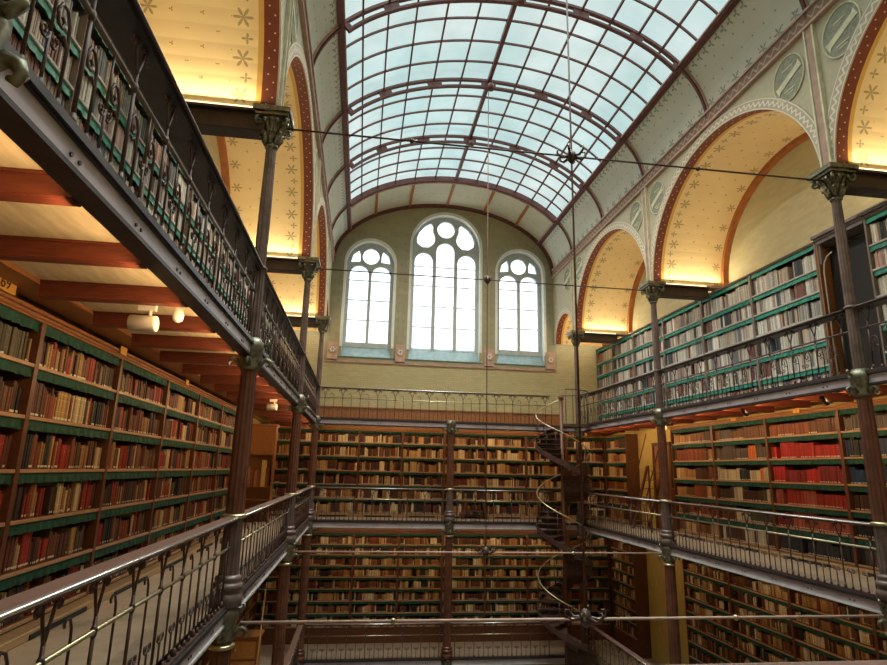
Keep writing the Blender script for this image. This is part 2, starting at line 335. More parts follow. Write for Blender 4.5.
# ---- nave walls with arches and aisle barrel vaults
arches = []
PW = .16; AH = 2.67
for (a, c) in ((YF - .9, Y0), (Y0, Y1), (Y1, Y2), (Y2, Y3)): arches.append(((a + PW + c - PW) / 2, (c - a) / 2 - PW))
arches.append((21.86, 1.02))
for side, xf, d, xw in (('left', XL, -1, WLX), ('right', XR, 1, WRX)):
    x0 = xf + .03 * -d; NS = 36
    w_ = MB(); v_ = MB(); bd = MB(); ar = MB(); ob = MB()
    def P(y, z, k=0.0): return (x0 + d*k, y, z)
    def F4(mb, p, uv): mb.poly(p if d > 0 else p[::-1], uv if (d > 0 or uv is None) else uv[::-1])
    ZT = 8.42
    prev = YF
    for (yc, r) in arches:
        ya, ye = yc - r, yc + r
        F4(w_, [P(ya, ZB1), P(prev, ZB1), P(prev, ZT), P(ya, ZT)], [(ya, ZB1), (prev, ZB1), (prev, ZT), (ya, ZT)])
        hh = AH if r > 2 else r; pts = [(yc - r*cos(pi*i/NS), ZB1 + hh*sin(pi*i/NS)) for i in range(NS + 1)]
        for i in range(NS):
            (p, q), (s, t) = pts[i], pts[i+1]
            if s > YF:
                F4(w_, [P(s, t), P(p, q), P(p, ZT), P(s, ZT)], [(s, t), (p, q), (p, ZT), (s, ZT)])
            l0, l1 = r*pi*i/NS, r*pi*(i+1)/NS
            for mb, k0, k1, off in ((bd, 0, .30, 0), (v_, .30, abs(xw - x0), 0)):
                F4(mb, [P(p, q, k0), P(s, t, k0), P(s, t, k1), P(p, q, k1)], [(k0, l0), (k0, l1), (k1, l1), (k1, l0)])
            # raised archivolt on the nave face
            ro, pr = r + .24, .025
            A = [(yc - max(-r - .145, min(r + .145, R*cos(pi*j/NS))), ZB1 + (hh + R - r)*sin(pi*j/NS)) for j in (i, i+1) for R in (r - .0, ro)]
            F4(ar, [P(*A[2], -pr), P(*A[0], -pr), P(*A[1], -pr), P(*A[3], -pr)], [(l1, 0), (l0, 0), (l0, .27), (l1, .27)])
            F4(ar, [P(*A[3], -pr), P(*A[1], -pr), P(*A[1], .01), P(*A[3], .01)], [(l1, .27), (l0, .27), (l0, .27), (l1, .27)])
            F4(ar, [P(*A[0], -pr), P(*A[2], -pr), P(*A[2], .0), P(*A[0], .0)], [(l0, 0), (l1, 0), (l1, 0), (l0, 0)])
            # brown ring where the vault meets the aisle wall
            K = abs(xw - x0)
            B = [(yc - R*cos(pi*j/NS), ZB1 + (hh + R - r)*sin(pi*j/NS)) for j in (i, i+1) for R in (r - .11, r)]
            F4(ob, [P(*B[2], K - .16), P(*B[0], K - .16), P(*B[1], K - .16), P(*B[3], K - .16)], None)
            F4(ob, [P(*B[0], K - .16), P(*B[2], K - .16), P(*B[2], K), P(*B[0], K)], None)
        prev = ye
    F4(w_, [P(YE, ZB1), P(prev, ZB1), P(prev, ZT), P(YE, ZT)], [(YE, ZB1), (prev, ZB1), (prev, ZT), (YE, ZT)])
    nv = S(w_, 'wall_nave_' + side, 'spandrel_plaster')
    S(v_, 'ceiling', 'painted_vault'); S(bd, 'trim_1', 'red_dotted_band'); S(ar, 'trim_2', 'archivolt_pattern'); S(ob, 'trim_3', 'orange_band')
    # solid underside of the piers between vaults
    b = MB()
    for yb in (Y0, Y1, Y2, Y3): b.box(min(x0 + d*.02, xw), max(x0 + d*.02, xw), yb - PW + .005, yb + PW - .005, ZB1 - .04, ZB1 + .02)
    S(b, 'trim_4', 'rib_edge')
    # cornice at the foot of the nave vault
    b = MB(); z0 = 8.14; xa = x0 - d*.06
    F4(b, [(xa, YE, z0), (xa, YF, z0), (xa, YF, z0 + .32), (xa, YE, z0 + .32)], [(YE, 0), (YF, 0), (YF, .32), (YE, .32)])
    for zz in (z0, z0 + .32):
        b.m = 1; b.box(min(xa - d*.03, x0), max(xa - d*.03, x0), YF, YE, zz - .025, zz + .025)
    S(b, 'trim_5', ['cornice_pattern', 'rib_edge'])
    # pilaster strips over the columns, capped into the cornice
    b = MB()
    for yb in (Y0, Y1, Y2, Y3):
        xa = x0 - d*.05; b.m = 0; b.box(min(xa, x0), max(xa, x0), yb - .10, yb + .10, ZB1, z0)
        b.m = 1
        for s in (-1, 1): b.box(min(xa - d*.02, x0), max(xa - d*.02, x0), yb + s*.10 - .018, yb + s*.10 + .018, ZB1, z0)
    S(b, 'trim_6', ['pilaster_pink', 'banner_cream'])
    # painted oval medallions with a banner
    for yb in (Y0, Y1, Y2, Y3):
        for s in (-1, 1):
            yc = yb + s*.64; zc = 7.52; b = MB(); n = 28; xa = x0 - d*.012
            E = [(yc + .40*cos(2*pi*k/n), zc + .46*sin(2*pi*k/n)) for k in range(n)]
            b.poly([(xa, y, z) for y, z in (E if d < 0 else E[::-1])])
            b.m = 1
            b.tube([(x0 - d*.014, y, z) for y, z in E + E[:1]], .016, 5, caps=False)
            tl = .35
            Q = [(-.30, .03), (.24, -.17), (.27, -.24), (.35, -.05), (.29, -.05), (-.25, .15), (-.28, .22), (-.36, .04)]
            b.prism([(yc + a, zc + q) for a, q in Q], lambda y, z, k: (k, y, z), xa, xa - d*.012)
            for dz, l in ((.22, .14), (-.24, .14), (-.30, .09)):
                b.box(min(xa, xa - d*.008), max(xa, xa - d*.008), yc - l, yc + l, zc + dz - .012, zc + dz + .012)
            b.build('painted_medallion', ['medallion', 'banner_cream'], nv)
# ---- nave vault: lower plaster panels, end panels
T0, T1 = radians(30), radians(150)
SK0, SK1 = YF, 20.66
for side, ta, tb in (('left', 0, T0), ('right', T1, pi)):
    b = MB(); n = 10
    for i in range(n):
        t0, t1 = ta + (tb - ta)*i/n, ta + (tb - ta)*(i+1)/n
        (xa, za), (xb, zb) = vx(t0), vx(t1)
        s0, s1 = (3.0*t0, 3.0*t1) if side == 'left' else (3.0*(pi - t0), 3.0*(pi - t1))
        b.poly([(xa, YF, za), (xa, YE, za), (xb, YE, zb), (xb, YF, zb)], [(YF, s0), (YE, s0), (YE, s1), (YF, s1)], True)
    S(b, 'ceiling', 'nave_vault_plaster')
b = MB(); n = 30
for i in range(n):
    t0, t1 = T0 + (T1 - T0)*i/n, T0 + (T1 - T0)*(i+1)/n; (xa, za), (xb, zb) = vx(t0), vx(t1)
    b.poly([(xa, SK1, za), (xa, YE, za), (xb, YE, zb), (xb, SK1, zb)], [(3*t0, 0), (3*t0, 2.4), (3*t1, 2.4), (3*t1, 0)], True)
S(b, 'ceiling', 'end_ceiling_plaster')
def arc_beam(mb, t0, t1, y0, y1, k0, k1, n=36):   # solid arc with rectangular section, depths in metres below the vault surface
    base = len(mb.v)
    for i in range(n + 1):
        t = t0 + (t1 - t0)*i/n; x, z = vx(t); nx, nz = cos(t)/VA, -sin(t)/VB; q = sqrt(nx*nx + nz*nz); nx /= q; nz /= q
        for (y, k) in ((y0, k0), (y1, k0), (y1, k1), (y0, k1)): mb.v.append((x + nx*k, y, z + nz*k))
    for i in range(n):
        for j in range(4):
            a = base + i*4 + j; c = base + i*4 + (j+1) % 4; mb.face((a, c, c + 4, a + 4), sm=False)
    mb.face([base + j for j in range(4)][::-1]); mb.face([base + n*4 + j for j in range(4)])
# ---- skylight
RIBY = [1.75, 5.0, 8.22, 11.45, 14.67, 17.67]
sk = bpy.data.objects.new('skylight', None); COL.objects.link(sk); sk['kind'] = 'structure'
b = MB(); n = 48
for i in range(n):
    t0, t1 = T0 + (T1 - T0)*i/n, T0 + (T1 - T0)*(i+1)/n; (xa, za), (xb, zb) = vx(t0, 1.004), vx(t1, 1.004)
    b.poly([(xa, SK0, za), (xa, SK1, za), (xb, SK1, zb), (xb, SK0, zb)])
b.build('glass_pane', 'skylight_glass', sk)
b = MB()
for k in range(1, 12):
    if k == 6: continue
    x, z = vx(T0 + (T1 - T0)*k/12); b.box(x - .022, x + .022, SK0, SK1, z - .05, z + .01)
ys = sorted([SK0, SK1] + RIBY); cross = []
for a, c in zip(ys[:-1], ys[1:]):
    m_ = max(2, round((c - a) / .8))
    cross += [a + (c - a)*j/m_ for j in range(1, m_)]
for y in cross: arc_beam(b, T0, T1, y - .02, y + .02, -.01, .04)
b.build('glazing_bar', 'rib_brown', sk)
b = MB(); x, z = vx(pi/2); b.box(x - .05, x + .05, SK0, SK1, z - .12, z + .02); b.build('ridge', 'rib_brown', sk)
for y in RIBY:
    b = MB(); arc_beam(b, T0, T1, y - .05, y + .05, -.02, .05); arc_beam(b, T0, T1, y - .05, y + .05, .20, .26)
    for j in range(7):
        tc_ = T0 + (T1 - T0)*(j + .0)/6; hw = radians(2.6)
        arc_beam(b, max(T0, tc_ - hw), min(T1, tc_ + hw), y - .035, y + .035, .04, .21, 4)
    b.build('rib', 'rib_brown', sk)
for side, ta in (('left', T0), ('right', T1)):
    b = MB(); x, z = vx(ta); b.m = 0; b.box(x - .07, x + .07, SK0, YE, z - .12, z + .03); b.m = 1; b.box(x - .1, x + .1, SK0, YE, z - .05, z - .01); b.build('frame', ['rib_brown', 'rib_edge'], sk)
b = MB(); arc_beam(b, T0, T1, SK1 - .10, SK1 + .04, -.02, .16); b.m = 1; arc_beam(b, T0, T1, SK1 + .04, SK1 + .09, 0, .20)
b.build('frame', ['rib_brown', 'rib_edge'], sk)
# ribs over the plaster panels
b = MB()
for y in RIBY + [SK1]:
    for a, c in ((0, T0), (T1, pi)):
        b.m = 0; arc_beam(b, a, c, y - .035, y + .035, 0, .09, 10); b.m = 1; arc_beam(b, a, c, y - .06, y - .035, 0, .05, 10); arc_beam(b, a, c, y + .035, y + .06, 0, .05, 10)
b.m = 0; arc_beam(b, 0, pi, YE - .12, YE - .01, 0, .12, 60)
for k in range(1, 6):
    x, z = vx(T0 + (T1 - T0)*k/6); b.m = 2; b.box(x - .05, x + .05, SK1, YE, z - .07, z)
S(b, 'trim_7', ['rib_brown', 'rib_edge', 'orange_band'])
# ---- end wall with three traceried windows
def arch_outline(xc, hw, z0, zs, n=20):   # ccw seen from the room (x right, z up)
    return [(xc - hw, z0), (xc + hw, z0)] + [(xc + hw*cos(pi*i/n), zs + hw*sin(pi*i/n)) for i in range(n + 1)]
WIN = [(0.02, .98, 8.27), (3.17, 1.45, 9.24), (6.38, 1.0, 8.27)]
ZS = 4.28
holes = [arch_outline(xc, hw, ZS, zs) for xc, hw, zs in WIN]
def plate(mb, outer, holes, y0, y1, uvon=True, sides=(True, True)):
    loops = [[Vector((x, z, 0)) for x, z in outer]] + [[Vector((x, z, 0)) for x, z in h] for h in holes]
    flat = [p for l in loops for p in l]
    for tri in tessellate_polygon(loops):
        t = [flat[i] for i in tri]
        ar_ = (t[1].x - t[0].x)*(t[2].y - t[0].y) - (t[2].x - t[0].x)*(t[1].y - t[0].y)
        if ar_ < 0: t = t[::-1]
        mb.poly([(p.x, y0, p.y) for p in t], [(p.x, p.y) for p in t] if uvon else None)
    k = mb.m
    for h in holes:
        for i in range(len(h)):
            (xa, za), (xb, zb) = h[i], h[(i+1) % len(h)]
            mb.m = k + 1 if len(sides) > 1 and sides[1] == 'mat' else k
            mb.poly([(xa, y0, za), (xb, y0, zb), (xb, y1, zb), (xa, y1, za)])
    mb.m = k
    if sides[0]:
        for i in range(len(outer)):
            (xa, za), (xb, zb) = outer[i], outer[(i+1) % len(outer)]
            mb.poly([(xb, y0, zb), (xa, y0, za), (xa, y1, za), (xb, y1, zb)])
outer = [(XM - VA - .05, 4.12), (XM + VA + .05, 4.12)] + [(XM + (VA+.05)*cos(pi*i/40), ZC + (VB+.05)*sin(pi*i/40)) for i in range(41)]
b = MB(); plate(b, outer, holes, YE, YE + .55, True, (False, 'mat'))
b.m = 2
def wq(x0, x1, z0, z1): b.poly([(x0, YE, z0), (x1, YE, z0), (x1, YE, z1), (x0, YE, z1)], [(x0, z0), (x1, z0), (x1, z1), (x0, z1)])
wq(WLX, WRX, ZG, 4.12); wq(WLX, XM - VA - .05, 4.12, 9); wq(XM + VA + .05, WRX, 4.12, 9)
S(b, 'wall_back', ['painted_end_wall', 'white_reveal', 'glazed_yellow_tiles'])
b = MB(); b.box(XM - VA, XM + VA, YE - .05, YE, 4.06, 4.14); S(b, 'trim_8', 'pilaster_pink')
# wooden wainscot
b = MB(); b.box(XL - .2, XR + .2, YE - .06, YE, ZU, 2.27); b.box(XL - .2, XR + .2, YE - .1, YE, 2.27, 2.31)
x = XL - .1
while x < XR + .2: b.box(x, x + .02, YE - .075, YE - .05, ZU, 2.27); x += .16
S(b, 'baseboard_back', 'oak')
# painted border with leaf sprigs round each window
for (xc, hw, zs) in WIN:
    b = MB(); n = 26
    for i in range(n):
        for (r0, r1, m_, yy) in ((hw, hw + .10, 0, .03),):
            a0, a1 = pi*i/n, pi*(i+1)/n
            q = [(xc + r*cos(a), zs + r*sin(a)) for a, r in ((a0, r0), (a0, r1), (a1, r1), (a1, r0))]
            b.m = m_; b.poly([(p, YE - yy, z) for p, z in q][::-1]); b.poly([(q[1][0], YE - yy, q[1][1]), (q[1][0], YE, q[1][1]), (q[2][0], YE, q[2][1]), (q[2][0], YE - yy, q[2][1])][::-1])
    for s in (-1, 1):
        xa, xb = sorted((xc + s*hw, xc + s*(hw + .10))); b.box(xa, xb, YE - .03, YE, 4.7, zs)
    b.m = 1
    sprigs = [(xc + (hw + .30)*cos(pi*i/14), zs + (hw + .30)*sin(pi*i/14), pi*i/14 - pi/2) for i in range(15)]
    z = zs - .32
    while z > 4.9: sprigs += [(xc + s*(hw + .24), z, 0) for s in (-1, 1)]; z -= .34
    for (px, pz, a) in sprigs:
        if abs(px - XM) > VA*.98: continue
        for k in range(4):
            th = a + k*pi/2; e = Vector((cos(th), 0, sin(th))); q = Vector((-sin(th), 0, cos(th))); c = Vector((px, YE - .004, pz))
            b.poly([c, c + e*.05 + q*.022, c + e*.09, c + e*.05 - q*.022])
    S(b, 'trim_9', ['white_reveal', 'sill_slate'])
    # sloping slate sill
    b = MB(); P4 = [(YE - .04, ZS), (YE - .04, ZS + .03), (YE + .38, 4.86), (YE + .38, ZS)]
    b.prism(P4, lambda y, z, k: (k, y, z), xc - hw - (.12 if hw > 1.2 else .16), xc + hw + (.12 if hw > 1.2 else .16)); S(b, 'trim_10', 'sill_slate')
for xk in (-1.30, 1.38, 5.02, 7.62):
    b = MB(); b.box(xk - .20, xk + .20, YE - .10, YE, 4.16, 4.86); b.tube([(xk, YE - .13, 4.55), (xk, YE - .09, 4.55)], [.15, .17], 18); b.m = 1
    for k in range(6): th = k*pi/3; b.tube([(xk + .08*cos(th), YE - .145, 4.55 + .08*sin(th)), (xk + .08*cos(th), YE - .12, 4.55 + .08*sin(th))], .035, 8)
    S(b, 'trim_11', ['corbel_pink', 'white_reveal'])
# tracery, glazing
def circ(xc, zc, r, n=20): return [(xc + r*cos(2*pi*i/n), zc + r*sin(2*pi*i/n)) for i in range(n)]
def lancet(xc, hw, z0, z1, n=10): return [(xc - hw, z0), (xc + hw, z0)] + [(xc + hw*cos(pi*i/n), z1 + hw*sin(pi*i/n)) for i in range(n + 1)]
for wi, (xc, hw, zs) in enumerate(WIN):
    b = MB(); h = []
    if hw > 1.2:
        h += [lancet(xc - .92, .39, 4.78, 8.62), lancet(xc, .39, 4.78, 9.12), lancet(xc + .92, .39, 4.78, 8.62), circ(xc, 10.12, .38)]
        def leaf(s): return [(xc + s*a, z) for a, z in ((.52, 9.45), (.72, 9.27), (1.0, 9.26), (1.22, 9.42), (1.25, 9.65), (1.14, 9.95), (.92, 10.22), (.66, 10.38), (.56, 10.25), (.56, 10.0), (.48, 9.8), (.46, 9.6))][::(1 if s > 0 else -1)]
        h += [leaf(1), leaf(-1)]
        hb = [5.75, 6.65, 7.55, 8.4]; wt = 'round arched window with three lights, a roundel and teardrop tracery'
    else:
        h += [lancet(xc - .45, .39, 4.95, 7.85), lancet(xc + .45, .39, 4.95, 7.85), circ(xc, 8.66, .35)]
        def tri(s): return [(xc + s*a, z) for a, z in ((.44, 8.42), (.82, 8.38), (.74, 8.72), (.50, 8.92), (.44, 8.68))][::(1 if s > 0 else -1)]
        h += [tri(1), tri(-1)]; hb = [5.9, 6.75, 7.6]
    plate(b, arch_outline(xc, hw, ZS, zs), h, YE + .30, YE + .42, False, (False, False))
    wn = b.build('window_%d' % (wi + 1), 'tracery_stone', None, kind='structure')
    g = MB(); g.poly([(x, YE + .40, z) for x, z in arch_outline(xc, hw, ZS, zs)]); g.build('glass_pane', 'window_glass', wn)
    g = MB()
    for z in hb: g.box(xc - hw + .02, xc + hw - .02, YE + .36, YE + .385, z - .02, z + .02)
    g.build('glazing_bar', 'iron_web', wn)
# ---- galleries: girders, joists
def girder(label, x0, x1, y0, y1, ztop, face):
    """face: direction of the nave-facing web as unit vector"""
    o = thing('iron_girder', label, 'girder', ((x0+x1)/2, (y0+y1)/2, ztop), 0, 'riveted girders at the gallery edges')
    L = math.hypot(x1 - x0, y1 - y0); rz = 0 if face[1] else pi/2
    o.rotation_euler[2] = atan2(-face[0], face[1]) + 0   # local +y points along face
    L -= .26; h = .215 if ztop > 0 else .22
    b = MB(); b.box(-L/2, L/2, -.10, .02, -h + .03, -.05); wb_ = b; wb_.m = 1
    b = MB(); b.box(-L/2, L/2, -.11, .06, -.045, .0); b.box(-L/2, L/2, -.11, .04, -.055, -.045); b.build('flange', 'iron', o)
    b = MB(); b.box(-L/2, L/2, -.11, .04, -h, -h + .03); b.build('flange', 'iron' if ztop > 0 else 'grey_cornice', o)  # below the upper gallery the flange is pale: light on it put into the colour
    x = -L/2 + .6
    while x < L/2 - .3:
        for s in (-.045, .045): wb_.tube([(x + s, .015, -.13), (x + s, .03, -.13)], .014, 7)
        x += .9
    wb_.build('web', ['iron_web', 'iron'], o)
seg = {0: 'at the camera end', 1: 'before the second columns', 2: 'before the third columns', 3: 'before the end columns', }
lev = {ZU: 'upper', ZM: 'middle', ZL: 'lowest'}
ysg = [(YF, Y0), (Y0, Y1), (Y1, Y2), (Y2, Y3)]
SIDE = {-1: 'opposite the spiral stair', 1: 'on the spiral stair side'}
for zt in (ZU, ZM, ZL):
    for k, (a, c) in enumerate(ysg):
        for d, x in ((-1, XL), (1, XR)):
            if zt == ZL and k < 1: continue
            girder('riveted girder under %s gallery %s, %s' % (lev[zt], SIDE[d], seg[k]), x, x, a, c, zt, (-d, 0))
    for d, (a, c) in ((-1, (XL, XM)), (1, (XM, XR))):
        girder('riveted girder under %s end gallery, half %s' % (lev[zt], 'beside the spiral stair' if d > 0 else 'away from the spiral stair'), a, c, Y3, Y3, zt, (0, -1))
girder('iron girder at the edge of the camera gallery', XL, XR, Y0, Y0, ZM, (0, 1))
jn = 0
def joist_run(zt, d):
    x0, x1 = (FLX + .36, XL - .115) if d < 0 else (XR + .115, FRX - .36)
    y = 1.15; k = 0
    while y < YE - .2:
        x1 = (XL - .115) if d < 0 else FRX - .36
        b = MB(); b.bbox(0, x1 - x0, -.06, .06, -.212, -.06, .012); b.box(0, x1 - x0, -.075, .075, -.08, -.06)
        o = b.build('joist', 'joist_red'); o.location = (x0, y, zt - .012); o['kind'] = 'thing'; o['category'] = 'ceiling joist'; o['group'] = 'red joists under the galleries'
        o['label'] = 'red-brown joist under %s gallery %s, %s from the camera end' % (lev[zt], SIDE[d], ordn(k)); y += 1.1; k += 1
for zt in (ZU, ZM):
    for d in (-1, 1):
        joist_run(zt, d); b = MB(); xa, xb = sorted(((FLX, FLX + .36) if d < 0 else (FRX, FRX - .36)))
        b.box(xa, xb, YF, YB, zt - .115, zt - .071); S(b, 'trim_12', 'oak')
# ---- aisle beams with light strips
for k, yb in enumerate((Y0, Y1, Y2, Y3)):
    for d, (xa, xb) in ((-1, (FLX + .14, XL - .10)), (1, (XR + .10, FRX - .14))):
        o = thing('aisle_beam', 'dark timber beam from capital to wall %s, %s from the camera' % (SIDE[d], ORD[k]), 'beam', ((xa+xb)/2, yb, ZB0), 0, 'dark beams under the side vaults')
        h = (xb - xa) / 2; b = MB(); b.bbox(-h, h, -.15, .15, 0, ZB1 - ZB0 - .04, .015); b.box(-h, h, -.24, .24, ZB1 - ZB0 - .09, ZB1 - ZB0 - .05); b.build('timber', 'walnut_beam', o)
        for s in (-1, 1):
            b = MB(); b.box(-h + .1, h - .1, s*.21 - .02, s*.21 + .02, ZB1 - ZB0 - .05, ZB1 - ZB0 - .02); b.build('light_strip', 'lamp_glow', o)

# ================================================================== COLUMNS
def column(x, y, label, top=True):
    o = thing('cast_iron_column', label, 'column', (x, y, ZG), 0, 'cast iron columns around the hall')
    def Z(z): return z - ZG
    def shaft(z0, z1, r0, r1, m, fl=.10):
        b = MB(); b.lathe([(r0, Z(z0)), (r0*.99, Z(z0 + (z1-z0)*.5)), (r1, Z(z1))], n=24, flute=fl, sm=False); b.build('shaft', m, o)
    def bse(z, r, m='column_iron'):
        b = MB(); b.lathe([(r*1.55, Z(z)), (r*1.55, Z(z+.14)), (r*1.2, Z(z+.17)), (r*1.5, Z(z+.20)), (r*1.55, Z(z+.235)), (r*1.4, Z(z+.27)), (r*1.2, Z(z+.285)), (r*1.32, Z(z+.31)), (r*1.3, Z(z+.34)), (r*1.05, Z(z+.37))], n=20); b.build('base', m, o)
    def ring(z, r, m='brass'):
        b = MB(); b.lathe([(r, Z(z-.03)), (r*1.25, Z(z-.015)), (r*1.28, Z(z+.01)), (r*1.05, Z(z+.03))], n=20); b.build('collar', m, o)
    def bracket(z, top_):
        b = MB(); b.lathe([(.125, Z(z-.33)), (.15, Z(z-.29)), (.13, Z(z-.25)), (.15, Z(z-.15)), (.18, Z(z-.03)), (.18, Z(z+.03)), (.14, Z(z+.08)), (.12, Z(z+.12))], n=12)
        for k in range(4):
            a = k*pi/2; e = Vector((cos(a), sin(a), 0)); c = Vector((0, 0, Z(z)))
            P = [c + e*.12 + Vector((0, 0, -.26)), c + e*.17 + Vector((0, 0, -.20)), c + e*.22 + Vector((0, 0, -.18)), c + e*.265 + Vector((0, 0, -.20)), c + e*.28 + Vector((0, 0, -.24)), c + e*.26 + Vector((0, 0, -.27)), c + e*.235 + Vector((0, 0, -.255))]
            b.tube(P, [.05, .04, .034, .03, .026, .022, .012], 7)
            P = [c + e*.16 + Vector((0, 0, .02)), c + e*.20 + Vector((0, 0, .03)), c + e*.235 + Vector((0, 0, .06)), c + e*.225 + Vector((0, 0, .10)), c + e*.20 + Vector((0, 0, .085))]
            b.tube(P, [.035, .028, .024, .02, .01], 6)
        b.build('bracket', 'bronze', o)
    shaft(ZG, ZL - .3, .16, .14, 'column_red'); bse(ZL, .13, 'column_red'); bracket(ZL - .1, 0)
    shaft(ZL + .3, ZM - .32, .135, .125, 'column_red'); bracket(ZM - .08, 0); bse(ZM, .125); ring(ZM - .46, .125)
    shaft(ZM + .3, -.66, .12, .12, 'column_iron'); ring(-.64, .12); shaft(-.62, ZU - .32, .12, .105, 'column_red'); 
    if not top:
        bracket(ZU - .06, 0); return o
    bracket(ZU - .06, 0)
    shaft(ZU, 2.72, .095, .09, 'column_iron'); ring(2.74, .09, 'column_iron'); shaft(2.76, 4.66, .088, .075, 'column_iron')
    b = MB(); b.lathe([(.075, Z(4.62)), (.10, Z(4.65)), (.10, Z(4.68)), (.08, Z(4.70)), (.085, Z(4.80)), (.12, Z(4.95)), (.19, Z(5.06)), (.20, Z(5.08))], n=16)
    b.box(-.24, .24, -.24, .24, Z(5.08), Z(5.13)); b.box(-.27, .27, -.27, .27, Z(5.13), Z(5.21))
    for row, (zb, n, out, hh) in enumerate(((4.70, 8, .15, .17), (4.78, 8, .20, .26))):
        for k in range(n):
            a = (k + .5*row)*2*pi/n; e = Vector((cos(a), sin(a), 0)); c = Vector((0, 0, Z(zb)))
            b.tube([c + e*.085, c + e*(.10 + out*.15) + Vector((0, 0, hh*.5)), c + e*(out*.9) + Vector((0, 0, hh*.95)), c + e*(out*1.2) + Vector((0, 0, hh*.9)), c + e*(out*1.18) + Vector((0, 0, hh*.7))], [.035, .04, .036, .028, .012], 6)
    for k in range(4):
        a = pi/4 + k*pi/2; e = Vector((cos(a), sin(a), 0)); b.spiral(Vector((0, 0, Z(5.0))) + e*.26, .065, 1.3, e, .022, 12, -1, pi/2)
    b.build('capital', 'bronze', o)
    return o
cn = ['beside the camera', 'first beyond the camera', 'second beyond the camera', 'at the window end']
for k, y in enumerate((Y0, Y1, Y2, Y3)):
    for d, x in ((-1, XL), (1, XR)): column(x, y, 'tall fluted iron column with leafy capital %s, %s' % (SIDE[d], cn[k]))
column(XM, Y3, 'dark iron column at the middle of the end galleries', False)

# ================================================================== RAILINGS
def bal_y():
    b = MB(); b.tube([(0, 0, .03), (0, 0, .80)], .0125, 6); b.lathe([(.013, .66), (.022, .685), (.022, .715), (.013, .74)], n=8)
    for s in (-1, 1):
        b.tube([(0, 0, .78), (s*.02, 0, .84), (s*.055, 0, .93), (s*.075, 0, 1.02)], .0105, 5); b.spiral((s*.115, 0, .965), .038, 1.3, (s, 0, 0), .009, 10, -1, pi, 4); b.spiral((s*.04, 0, 1.0), .02, 1.0, (s, 0, 0), .008, 8, 1, 0, 4)
    b.lathe([(.022, .03), (.022, .06), (.013, .10)], n=8)
    return b
def bal_hook():
    b = MB(); b.tube([(0, 0, .03), (0, 0, .74), (.01, 0, .80), (.04, 0, .85), (.085, 0, .865), (.11, 0, .84), (.10, 0, .82)], .009, 5); b.lathe([(.018, .03), (.018, .05), (.009, .08)], n=6); return b
def bal_short(up=False):
    b = MB(); b.tube([(0, 0, .03), (0, 0, .33)], .009, 5)
    for s in (-1, 1): b.spiral((s*.045, 0, .31), .045, 1.2, (s, 0, 0), .008, 9, 1, pi, 4)
    b.lathe([(.018, .03), (.018, .05), (.009, .08)], n=6)
    if up: b.tube([(0, 0, .33), (0, 0, .70)], .008, 5)
    return b
def bal_volute():
    b = MB(); b.tube([(0, 0, .03), (0, 0, .40), (.01, 0, .48), (.05, 0, .54), (.10, 0, .54), (.13, 0, .48), (.11, 0, .42), (.07, 0, .42), (.06, 0, .46), (.085, 0, .475)], .0095, 5); b.tube([(0, 0, .25), (.0, 0, .36), (.05, 0, .40), (.08, 0, .37)], .008, 5)
    b.lathe([(.018, .03), (.018, .05), (.009, .08)], n=6); return b
protos = {}
for k, f in (('y', bal_y), ('hook', bal_hook), ('short', bal_short), ('volute', bal_volute), ('shortup', lambda: bal_short(True))):
    protos[k] = f().build('baluster', 'iron_brown'); COL.objects.unlink(protos[k])
protos['y2'] = bal_y().build('baluster', 'iron'); COL.objects.unlink(protos['y2'])
def railing(label, x, y, z, L, rz, style='mid', mid_mat='column_iron'):
    """local +x along, +y towards the void"""
    o = thing('iron_railing', label, 'railing', (x, y, z), rz, 'wrought iron gallery railings')
    hw_ = -.20 if style == 'up' else -.085
    b = MB(); b.bbox(0, L, hw_, .075, 1.045, 1.075, .01); b.box(0, L, hw_ + .035, .05, 1.02, 1.046); h = b.build('handrail', 'handrail_wood' if style == 'mid' else 'iron', o)
    b = MB(); b.tube([(0, .078, 1.06), (L, .078, 1.06)], .013, 6); b.build('edge_strip', 'steel_edge' if style == 'mid' else 'column_iron', h)
    b = MB(); b.tube([(0, .0, .70), (L, .0, .70)], .017, 8); b.build('middle_rail', 'brass' if style == 'mid' else mid_mat, o)
    b = MB(); b.box(0, L, -.035, .035, .0, .03); b.build('bottom_rail', 'iron_brown', o)
    n = max(1, round((L - .3) / .62)); st = (L - .3) / n
    seq = {'mid': ('y', 'short', 'hook', 'short'), 'up': ('y', 'volute', 'shortup', 'volute')}[style]
    for i in range(n + 1):
        for j, kd in enumerate(seq):
            if i == n and j: break
            inst(protos[kd], o, ((.15 + i*st + j*st/4), 0, 0))
    return o
RZ = {-1: -pi/2, 1: pi/2}
for zt, nm, st in ((ZU, 'upper', 'up'), (ZM, 'middle', 'mid'), (ZL, 'lowest', 'mid')):
    for k, (a, c) in enumerate(ysg):
        if zt == ZL and k < 3: continue
        a2, c2 = a + .11, c - .11
        for d, x in ((-1, XL), (1, XR)):
            if d > 0 and k == 0: continue
            railing('railing of %s gallery %s, %s' % (nm, SIDE[d], seg[k]), x, (c2 if d < 0 else a2), zt, c2 - a2, RZ[d], st)
    if zt == ZU:
        railing('railing of upper end gallery, before the yellow tiled wall', 6.75, Y3, zt, 6.75 - XL - .11, pi, 'mid', 'iron'); continue
    railing('railing of %s end gallery, half away from spiral stair' % nm, XM - .11, Y3, zt, XM - XL - .22, pi, st if zt != ZU else 'mid', 'iron')
    railing('railing of %s end gallery, half ending at spiral stair' % nm, 6.75, Y3, zt, 6.75 - XM - .11, pi, st if zt != ZU else 'mid', 'iron')
cr_ = railing('railing of the camera gallery with flat wooden handrail', XL + .12, Y0, ZM, XR - XL - .24, 0, 'mid')

for ch in cr_.children:
    for g in ch.children: g.data.materials[0] = MATS['handrail_wood']
